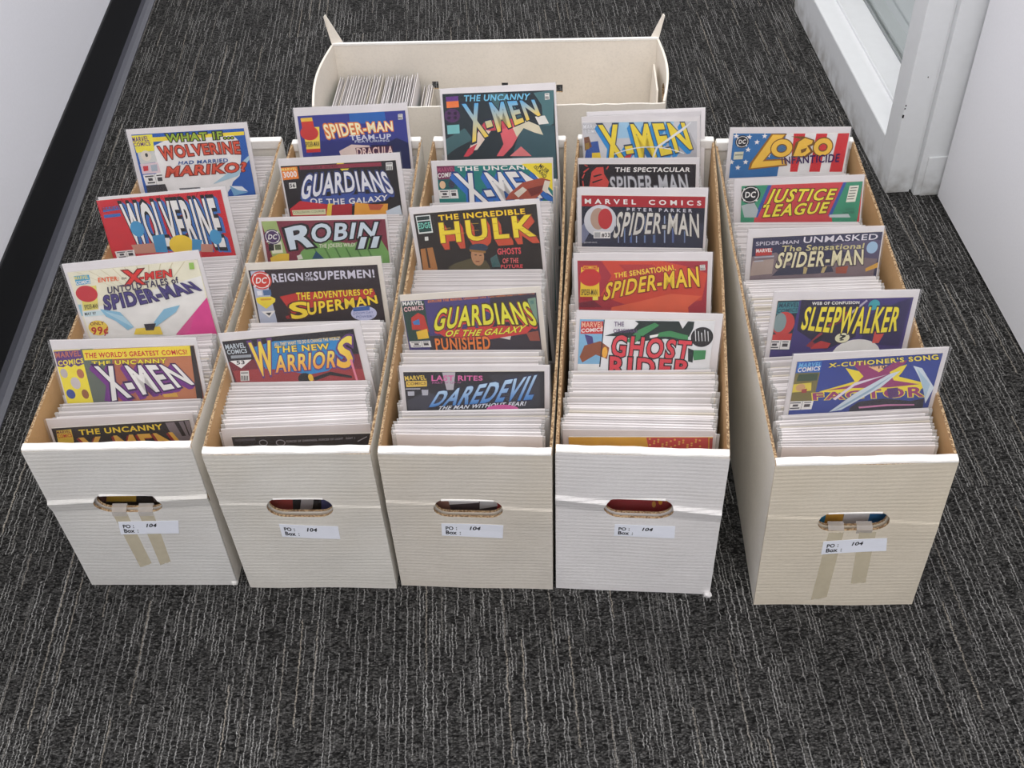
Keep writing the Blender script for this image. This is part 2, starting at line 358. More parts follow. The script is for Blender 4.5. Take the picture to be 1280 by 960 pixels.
def quad_bm(pts, y, fy, wf, n=6, th=.0003, jag=0.):
    bm = bmesh.new(); P = [Vector((a/1000, b/1000)) for a, b in pts]; rows = []
    for j in range(n+1):
        r = []
        for k in range(n+1):
            p = P[0].lerp(P[1], k/n).lerp(P[3].lerp(P[2], k/n), j/n)
            if jag and j in (0, n): p.y += random.uniform(-jag, jag)
            r.append(bm.verts.new(wf(Vector((p.x, fy(p.x, p.y)-y, p.y)))))
        rows.append(r)
    for j in range(n):
        for k in range(n): bm.faces.new((rows[j][k], rows[j][k+1], rows[j+1][k+1], rows[j+1][k]))
    bmesh.ops.recalc_face_normals(bm, faces=bm.faces)
    ext = bmesh.ops.extrude_face_region(bm, geom=bm.faces[:]); 
    for v in ext['geom']:
        if isinstance(v, bmesh.types.BMVert): v.co.y -= th
    bmesh.ops.recalc_face_normals(bm, faces=bm.faces); return bm
for i in range(5):
    W = MT['white'][i]; wf = warp(i); cr = BOXES[i][4]; hole = [v/1000 for v in BOXES[i][5]]; hw = BW/2
    root = thing('comic_box', LABELS[i], 'box', 'long white comic boxes', box_matrix(i))
    amp = (.0042, .0012, .0016, .0045, .001)[i]; lo = (.0, .0, .0, .0, .0)[i]
    def fy(x, z, cr=cr, amp=amp, i=i):
        zc = (cr[0]+(cr[1]-cr[0])*(x/BW+.5))/1000
        d = zc-z
        out = 0 if d < 0 else (d/.003 if d < .003 else max(0, 1-(d-.003)/(.020 if amp > .003 else .05)))
        return -amp*out + .0008*math.sin(x*37+i)*math.sin(z*22+i*2)
    zs = sorted(set([0, .004, .02, .04, .06, .08, .1, .12, .14]+[.15+.0025*k for k in range(25)]+[.22, .24, .26, .275, .281]))
    e = .0035
    bm = panel_grid(-hw, hw, zs, fy, e); cb = bmesh.new(); capsule(cb, *hole, -.02, .02)
    o = obj('front_panel', warped(cut(bm, cb, [W, MT['kraft'], MT['flute']]), wf), [W, MT['kraft'], MT['flute']], root)
    # inner ply of the doubled end, its hole a little higher and smaller
    bm = panel_grid(-hw+e, hw-e, [e, .05, .1, .14, .16, .18, .2, .24, .281], lambda x, z: .0072, e, 8); cb = bmesh.new(); capsule(cb, hole[0], hole[1]-.0012, hole[2]-.0015, hole[3]-.0018, -.02, .03)
    obj('inner_panel', warped(cut(bm, cb, [W, MT['kraft'], MT['flute']]), wf), [W, MT['kraft'], MT['flute']], root)
    # rolled lip across the top
    bm = bmesh.new(); n = 24; rows = []
    prof = [(.0002, .2805), (.0, .2825), (.0006, .2842), (.002, .285), (.0090, .2854), (.0104, .2847), (.0110, .2825), (.0110, .2805)]
    for k in range(n+1):
        x = -hw+.0008+(BW-.0016)*k/n; wv = .0006*math.sin(x*60+i*3)+.0004*math.sin(x*170+i)
        rows.append([bm.verts.new(wf(Vector((x, y, z+wv*(z > .281))))) for y, z in prof])
    for a, b in zip(rows, rows[1:]):
        for k in range(len(prof)-1): bm.faces.new((a[k], b[k], b[k+1], a[k+1]))
    bm.faces.new(rows[0]); bm.faces.new(rows[-1][::-1]); bmesh.ops.recalc_face_normals(bm, faces=bm.faces)
    obj('rolled_lip', bm, MT['white_lip'], root, smooth=False)
    # folded-in tongue at the top of the handle hole
    bm = bmesh.new(); cx, cz, a_, b_ = hole; pr = [(-.0004, b_*.98), (-.0006, b_*.90), (.0035, b_*.84), (.0085, b_*.80)]
    rows = []
    for k in range(13):
        s = -1+2*k/12; x = cx+s*(a_-.011); rows.append([bm.verts.new(wf(Vector((x, y, cz+z-.0006*abs(s)**6)))) for y, z in pr]+[bm.verts.new(wf(Vector((x, pr[-1][0], cz+pr[-1][1]+.0012)))), bm.verts.new(wf(Vector((x, pr[0][0]+.0008, cz+pr[0][1]+.001))))])
    for a, b in zip(rows, rows[1:]):
        for k in range(6): bm.faces.new((a[k], b[k], b[(k+1) % 6], a[(k+1) % 6]))
    bm.faces.new(rows[0]); bm.faces.new(rows[-1][::-1]); bmesh.ops.recalc_face_normals(bm, faces=bm.faces)
    obj('handle_tongue', bm, MT['white_lip'], root)
    # side panels
    for s in (-1, 1):
        bm = bmesh.new(); n = 28; rag = (i == 4 and s == -1)
        rows = []
        for k in range(n+1):
            y = e+(BL-2*e)*k/n; top = .2835+.0009*math.sin(y*31+i+s)-(.0045*random.random()*(k > n*.55) if rag else .0008*random.random())
            col = []
            for z in (0, .07, .14, .2, .25, top):
                bulge = .0008*math.sin(y*19+z*40+i)
                col.append(z)
            rows.append([[bm.verts.new(wf(Vector((s*(hw-(0 if q == 0 else e)), y, z)))) for z in col] for q in (0, 1)])
        for (a, b) in zip(rows, rows[1:]):
            for k in range(5):
                f = bm.faces.new((a[0][k], b[0][k], b[0][k+1], a[0][k+1])); f.material_index = 0
                f = bm.faces.new((a[1][k], a[1][k+1], b[1][k+1], b[1][k])); f.material_index = 1
            f = bm.faces.new((a[0][5], b[0][5], b[1][5], a[1][5])); f.material_index = 2
            f = bm.faces.new((a[0][0], a[1][0], b[1][0], b[0][0])); f.material_index = 2
        for r in (rows[0], rows[-1]):
            for k in range(5): f = bm.faces.new((r[0][k], r[0][k+1], r[1][k+1], r[1][k])); f.material_index = 2
        bmesh.ops.recalc_face_normals(bm, faces=bm.faces)
        obj('side_panel', bm, [MT['white_side'], MT['kraft'], MT['flute']], root)
    # back end with its own white rolled lip
    bm = bmesh.new(); box_bm(bm, -hw, hw, BL-.0095, BL, .0, .282, 0, {'front': 1}); obj('back_panel', warped(bm, wf), [W, MT['white_side']], root)
    bm = bmesh.new(); box_bm(bm, -hw+.001, hw-.001, BL-.0125, BL+.0003, .27, .2862); obj('rolled_lip', warped(bm, wf), MT['white_lip'], root, bevel=.0015)
    bm = bmesh.new(); box_bm(bm, -hw+e, hw-e, .009, BL-.0095, .0003, .0038); obj('bottom_panel', warped(bm, wf), [MT['kraft']], root)
    # sticker with its print, and tape
    lb = obj('paper_label', quad_bm(STICK[i], .0003, fy, wf), MT['label'], root); lb['label'] = 'small white sticker reading PO : 104, Box :'
    P = [Vector((a/1000, b/1000)) for a, b in STICK[i]]
    def sub(s0, s1, t0, t1):
        g = lambda s, t: tuple(P[0].lerp(P[1], s).lerp(P[3].lerp(P[2], s), t))
        return [g(s0, t0), g(s1, t0), g(s1, t1), g(s0, t1)]
    bm = bmesh.new(); y = -.0010
    ls = .07
    add_text(bm, 'PO', sub(ls, ls+.12, .50, .76), y, .035); add_text(bm, ':', sub(ls+.165, ls+.18, .50, .70), y, .02)
    add_text(bm, 'Box', sub(ls, ls+.17, .14, .42), y, .035); add_text(bm, ':', sub(ls+.225, ls+.24, .14, .34), y, .02)
    q = sub(.46, .62, .54, .80); q[2] = (q[2][0]+.0015, q[2][1]); q[3] = (q[3][0]+.0015, q[3][1]); add_text(bm, '104', q, y, .035)
    for v in bm.verts: v.co = wf(Vector((v.co.x, fy(v.co.x, v.co.z)-.00068, v.co.z)))
    pr = obj('label_print', bm, MT['ink'], lb)
    for tp in TAPES.get(i, []):
        o = obj('tape_strip', quad_bm([tp[3], tp[2], tp[1], tp[0]], .0001, fy, wf, 8, .0001, .0009), MT['masking'], root); o['label'] = 'yellowed masking tape strip'
    if i in (0, 4):
        for tx in (-.018, .017):
            bm = bmesh.new(); cz, b_ = hole[1], hole[3]
            pr = [(-.0004-.002*(i == 0), cz-b_-.006), (-.0008, cz-b_+.001), (.004, cz-b_+.0045), (.0095, cz-b_+.006), (.0098, cz-b_+.0015)]
            rows = [[bm.verts.new((tx+s*.0098, y-dz, z+dz)) for y, z in pr] for s, dz in ((-1, 0), (1, 0))]
            for k in range(4): bm.faces.new((rows[0][k], rows[1][k], rows[1][k+1], rows[0][k+1]))
            o = obj('clear_tape', bm, MT['clear_tape'], root)
    if i in (0, 3):        # torn, crushed bottom corner
        bm = bmesh.new(); sx = hw-.006
        bmesh.ops.create_icosphere(bm, subdivisions=2, radius=1)
        for v in bm.verts:
            v.co = Vector((sx+v.co.x*.0052, -.0005+v.co.y*.0045, .0035+max(v.co.z*.0055, -.0034)))+Vector((random.uniform(-1, 1), random.uniform(-1, 1), random.uniform(0, .7)))*.0012
        obj('torn_corner', bm, W, root)
# crosswise box behind the others
def back_box():
    M = Matrix.Rotation(-.085, 4, 'Z'); M.translation = (-.014, 1.6985, 0)
    root = thing('comic_box', 'wide white box set crosswise behind the five long boxes, flaps sticking up', 'box', 'long white comic boxes', M)
    L, D, H, e = .300, .218, .285, .004; IW = MT['inner_white']
    bm = bmesh.new(); n = 30; V = []
    for k in range(n+1):
        x = -L+2*L*k/n; t = H-.002-(.0022*random.random())
        V.append([bm.verts.new((x, y, z)) for y, z in ((0, 0), (0, t), (e, t-.0004), (e, 0))])
    for a, b in zip(V, V[1:]):
        for k in range(4): f = bm.faces.new((a[k], b[k], b[(k+1) % 4], a[(k+1) % 4])); f.material_index = 1 if k == 1 else 0
    bm.faces.new(V[0]); bm.faces.new(V[-1][::-1]); bmesh.ops.recalc_face_normals(bm, faces=bm.faces)
    obj('front_panel', bm, [IW, MT['white_side']], root)
    # back panel with three dark slots
    bm = panel_grid(-L+.003, L-.001, [0, .1, .15, .2, .25, H], lambda x, z: D-e, e, 10); cb = bmesh.new()
    for x, z in ((-.1146, .199), (.0164, .194), (.1186, .188)): box_bm(cb, x-.006, x+.006, D-.02, D+.02, z-.008, z+.008)
    obj('back_panel', cut(bm, cb, [IW, IW, MT['flute']]), [IW, IW, MT['flute']], root)
    bm = bmesh.new(); box_bm(bm, -L+.002, L-.0005, D-e-.0012, D+.0006, H-.0015, H+.003); obj('top_rim', bm, MT['white_lip'], root, bevel=.0008)
    # side panels, bellied outwards; the right one has a handle hole
    for s in (-1, 1):
        bm = bmesh.new(); ny, rows = 12, []
        for k in range(ny+1):
            y = e+(D-2*e)*k/ny; b = .011*math.sin(math.pi*k/ny)
            rows.append([[bm.verts.new((s*(L-q*e+b*(z/H)), y, z)) for z in (0, .08, .14, .2, .25, H)] for q in (0, 1)])
        for a, b in zip(rows, rows[1:]):
            for k in range(5):
                bm.faces.new((a[0][k], b[0][k], b[0][k+1], a[0][k+1])); bm.faces.new((a[1][k], a[1][k+1], b[1][k+1], b[1][k]))
            bm.faces.new((a[0][5], b[0][5], b[1][5], a[1][5])); bm.faces.new((a[0][0], a[1][0], b[1][0], b[0][0]))
        for r in (rows[0], rows[-1]):
            for k in range(5): bm.faces.new((r[0][k], r[0][k+1], r[1][k+1], r[1][k]))
        bmesh.ops.recalc_face_normals(bm, faces=bm.faces)
        if s > 0:
            cb = bmesh.new(); capsule(cb, 0, 0, .036, .017, -.05, .05); bmesh.ops.rotate(cb, verts=cb.verts, matrix=Matrix.Rotation(math.pi/2, 3, 'Z')); bmesh.ops.translate(cb, verts=cb.verts, vec=(L, D*.46, .232))
            bm = cut(bm, cb, [IW, IW, MT['flute']])
        obj('side_panel', bm, [IW, IW, MT['flute']], root)
    # standing corner flaps
    for s, tip, base in ((-1, (-.0055, .056), (.017)), (1, (.0075, .045), (.012))):
        bm = bmesh.new(); x0 = s*(L-.002)
        A = [(x0, D-.003, H-.006), (x0-s*base*1.3, D+.002, H-.006), (x0+s*abs(tip[0])*.9, D+.001, H+tip[1])]; A.insert(3, (x0+s*abs(tip[0])*1.3, D-.005, H+tip[1]*.98))
        a = [bm.verts.new(p) for p in A]; b = [bm.verts.new((p[0]+s*.0005, p[1]+.0045, p[2])) for p in A]
        bm.faces.new(a); bm.faces.new(b[::-1])
        for k in range(4): f = bm.faces.new((a[k], b[k], b[(k+1) % 4], a[(k+1) % 4])); f.material_index = 1 if k == 3 else 0
        bmesh.ops.recalc_face_normals(bm, faces=bm.faces); obj('corner_flap', bm, [IW, MT['flute']], root)
    # tucked inner flap at the right end
    bm = bmesh.new(); a = [bm.verts.new(p) for p in ((L-.014, D*.92, .15), (L-.014, D*.1, .15), (L-.010, D*.35, .262), (L-.010, D*.9, .245))]
    b = [bm.verts.new((v.co.x+.003, v.co.y, v.co.z)) for v in a]; bm.faces.new(a); bm.faces.new(b[::-1])
    for k in range(4): bm.faces.new((a[k], b[k], b[(k+1) % 4], a[(k+1) % 4]))
    bmesh.ops.recalc_face_normals(bm, faces=bm.faces); obj('tucked_flap', bm, IW, root)
    bx('bottom_panel', IW, root, -L+e, L-e, e, D-e, .0003, .004); return M
BM = back_box()
# ---------------------------------------------------------------- bagged comics
CW, CH = .190, .268
def pose(th, ph, ps):
    u = Vector((math.cos(ps), math.sin(ps), 0)); n0 = Vector((-math.sin(ps), math.cos(ps), 0))
    v = math.cos(th)*Vector((0, 0, 1))+math.sin(th)*n0
    U = math.cos(ph)*u+math.sin(ph)*v; V = -math.sin(ph)*u+math.cos(ph)*v
    return U, V
def comic_matrix(i, lx, yb, zb, th, ph, ps):
    # base centre at box-local (lx, yb, zb)
    x, y, a = BOXES[i][:3]; U, V = pose(th, ph, ps+a); N = V.cross(U); N = -U.cross(V)
    b = box_matrix(i) @ Vector((lx, yb, zb)); M = Matrix((U, N, V)).transposed().to_4x4(); M.translation = b; return M
def ink_faces(bm, lay, pts, y, col, col2=None):
    vs = [bm.verts.new((p[0], y, p[1])) for p in pts]
    try: f = bm.faces.new(vs)
    except ValueError: return
    for l in f.loops: l[lay] = srgb(col)
def cover_mesh(rect, ops):
    bm = bmesh.new(); lay = bm.loops.layers.float_color.new('ink'); y = .0009; dy = .000035
    col, (x0, ya, x1, yb) = rect; top = (CH*1000-max(2., (ya+yb)/2))/1000; x0, x1 = x0/1000, x1/1000; bot = .006
    ta, tb = CH-ya/1000, CH-yb/1000
    v = box_bm(bm, x0, x1, y, .0024, bot, top)
    v[4].co.z = ta; v[6].co.z = ta; v[5].co.z = tb; v[7].co.z = tb
    for f in bm.faces:
        c = srgb(col) if abs(f.calc_center_median().y-y) < 1e-6 else srgb((205, 198, 186))
        for l in f.loops: l[lay] = c
    Z = lambda p: (p[0]/1000, CH-p[1]/1000)
    for op in ops:
        y -= dy
        if op[0] == 'P':
            q = op[2]; pts = [Z((q[k], q[k+1])) for k in range(0, len(q), 2)]
            ink_faces(bm, lay, pts, y, op[1])
        elif op[0] == 'E':
            cx, cy, rx, ry = op[2]; pts = [Z((min(max(cx+rx*math.cos(a*math.pi/12), x0*1000), x1*1000), min(max(cy+ry*math.sin(a*math.pi/12), max(ya, yb)), 262))) for a in range(24)]; ink_faces(bm, lay, pts, y, op[1])
        elif op[0] == 'S':
            cx, cy, r = op[2]; pts = [Z((min(max(cx+(r if a % 2 == 0 else r*.42)*math.sin(a*math.pi/5), x0*1000), x1*1000), cy-(r if a % 2 == 0 else r*.42)*math.cos(a*math.pi/5))) for a in range(10)]; ink_faces(bm, lay, pts, y, op[1])
        else:
            _, body, c, q, o = op; c2 = o.get('g'); up_ = body.upper() == body
            SP = 1.03+o.get('b', 0)*1.6+(o['o'][1]*.5 if 'o' in o else 0); o = dict(o, b=min(o.get('b', 0)*.62, .028))
            base = text_mesh(body, 0, SP); xs = [v.co.x for v in base.vertices]; ys = [v.co.y for v in base.vertices]
            a0, a1, q0, q1 = min(xs), max(xs), min(ys), max(ys)
            if up_ and not ('&' in body or ',' in body): q0 = max(q0, -.02)
            P = [Vector(Z((q[k], q[k+1]))) for k in range(0, 8, 2)]; mb, mt = o.get('mb', 0)/1000, o.get('mt', 0)/1000
            def put(off, colr, dx, dz, yy, g=None):
                me = text_mesh(body, off, SP) if off else base
                vs = []; ts = []
                for v in me.vertices:
                    s = (v.co.x-a0)/(a1-a0); t = (v.co.y-q0)/(q1-q0); bow = 1-(2*s-1)**2
                    lo_ = P[0].lerp(P[1], s)+Vector((0, mb*bow)); hi = P[3].lerp(P[2], s)+Vector((0, mt*bow)); p = lo_.lerp(hi, t)
                    vs.append(bm.verts.new((min(max(p.x+dx, x0), x1), yy, min(p.y+dz, max(ta, tb)-.0003)))); ts.append(min(max(t, 0), 1))
                for pl in me.polygons:
                    try: f = bm.faces.new([vs[k] for k in pl.vertices])
                    except ValueError: continue
                    for l, k in zip(f.loops, pl.vertices):
                        if g: A_, B_ = srgb(colr), srgb(g); tt = ts[k]; l[lay] = tuple(A_[n]*(1-tt)+B_[n]*tt for n in range(4))
                        else: l[lay] = srgb(colr)
            if 'x' in o:
                ec, ex, ey, n = o['x']; n = max(2, n+1)
                for k in range(n, 0, -1):
                    put(max(o.get('b', 0), o['o'][1] if 'o' in o else 0), ec, ex/1000*k/n, -ey/1000*k/n, y); y -= dy/2
            if 'o' in o: put(o.get('b', 0)+o['o'][1]*.8, o['o'][0], 0, 0, y); y -= dy
            put(o.get('b', 0), c, 0, 0, y, c2)
    return bm
COVER_LABELS = {
 'C1': 'bagged comic with white and blue cover, orange-red title, rearmost raised in leftmost box',
 'C2': 'bagged comic with red cover and tall white title, second raised from back in leftmost box',
 'C3': 'bagged comic with cream cover, purple lettering and a pink corner in leftmost box',
 'C4': 'bagged comic with brown-red cover, big white title and yellow side column in leftmost box',
 'C5': 'bagged comic with black cover and yellow lettering just behind front lip of leftmost box',
 'D1': 'bagged comic with dark blue cover, rearmost raised in second box from left',
 'D2': 'bagged comic with black cover and silver arched title over red art, second box from left',
 'D3': 'bagged comic with maroon and green cover and silver title in second box from left',
 'D4': 'bagged comic with dark brown cover, yellow title and white headline, second box from left',
 'D5': 'bagged comic with orange title on blue and dark red, front raised in second box',
 'D6': 'bagged comic with black top band just behind front lip of second box from left',
 'E1': 'bagged comic with teal-black cover and pink-red streaks, rearmost raised in middle box',
 'E2': 'bagged comic with green cover, white title and yellow corner in middle box',
 'E3': 'bagged comic with black cover, blocky yellow title and man in cap, middle box',
 'E4': 'bagged comic with purple cover, yellow arched title on red, middle box',
 'E5': 'bagged comic with black cover and blue slanted title, front raised in middle box',
 'F1': 'bagged comic with pale grey cover, yellow-blue title, rear of second box from right',
 'F2': 'bagged comic with black cover, silver title and red figure, second box from right',
 'F3': 'bagged comic with red top band and silver title over blue streaks, second box from right',
 'F4': 'bagged comic with red cover and slanted yellow title, second box from right',
 'F5': 'bagged comic with white cover, chunky red title and green shapes, second box from right',
 'F6': 'bagged comic with yellow and red cover just behind front lip of second box from right',
 'G1': 'bagged comic with blue stars and red stripes cover, rearmost raised in rightmost box',
 'G2': 'bagged comic with red and green cover and yellow slanted title in rightmost box',
 'G3': 'bagged comic with dusky slate cover and cream title in rightmost box',
 'G4': 'bagged comic with indigo cover and yellow title, second raised from front in rightmost box',
 'G5': 'bagged comic with royal blue cover and big yellow star, front raised in rightmost box'}
GROUPS = {}
FRONT_LEAN = {'E5': .115, 'G5': .085, 'D5': .2, 'C4': .22}
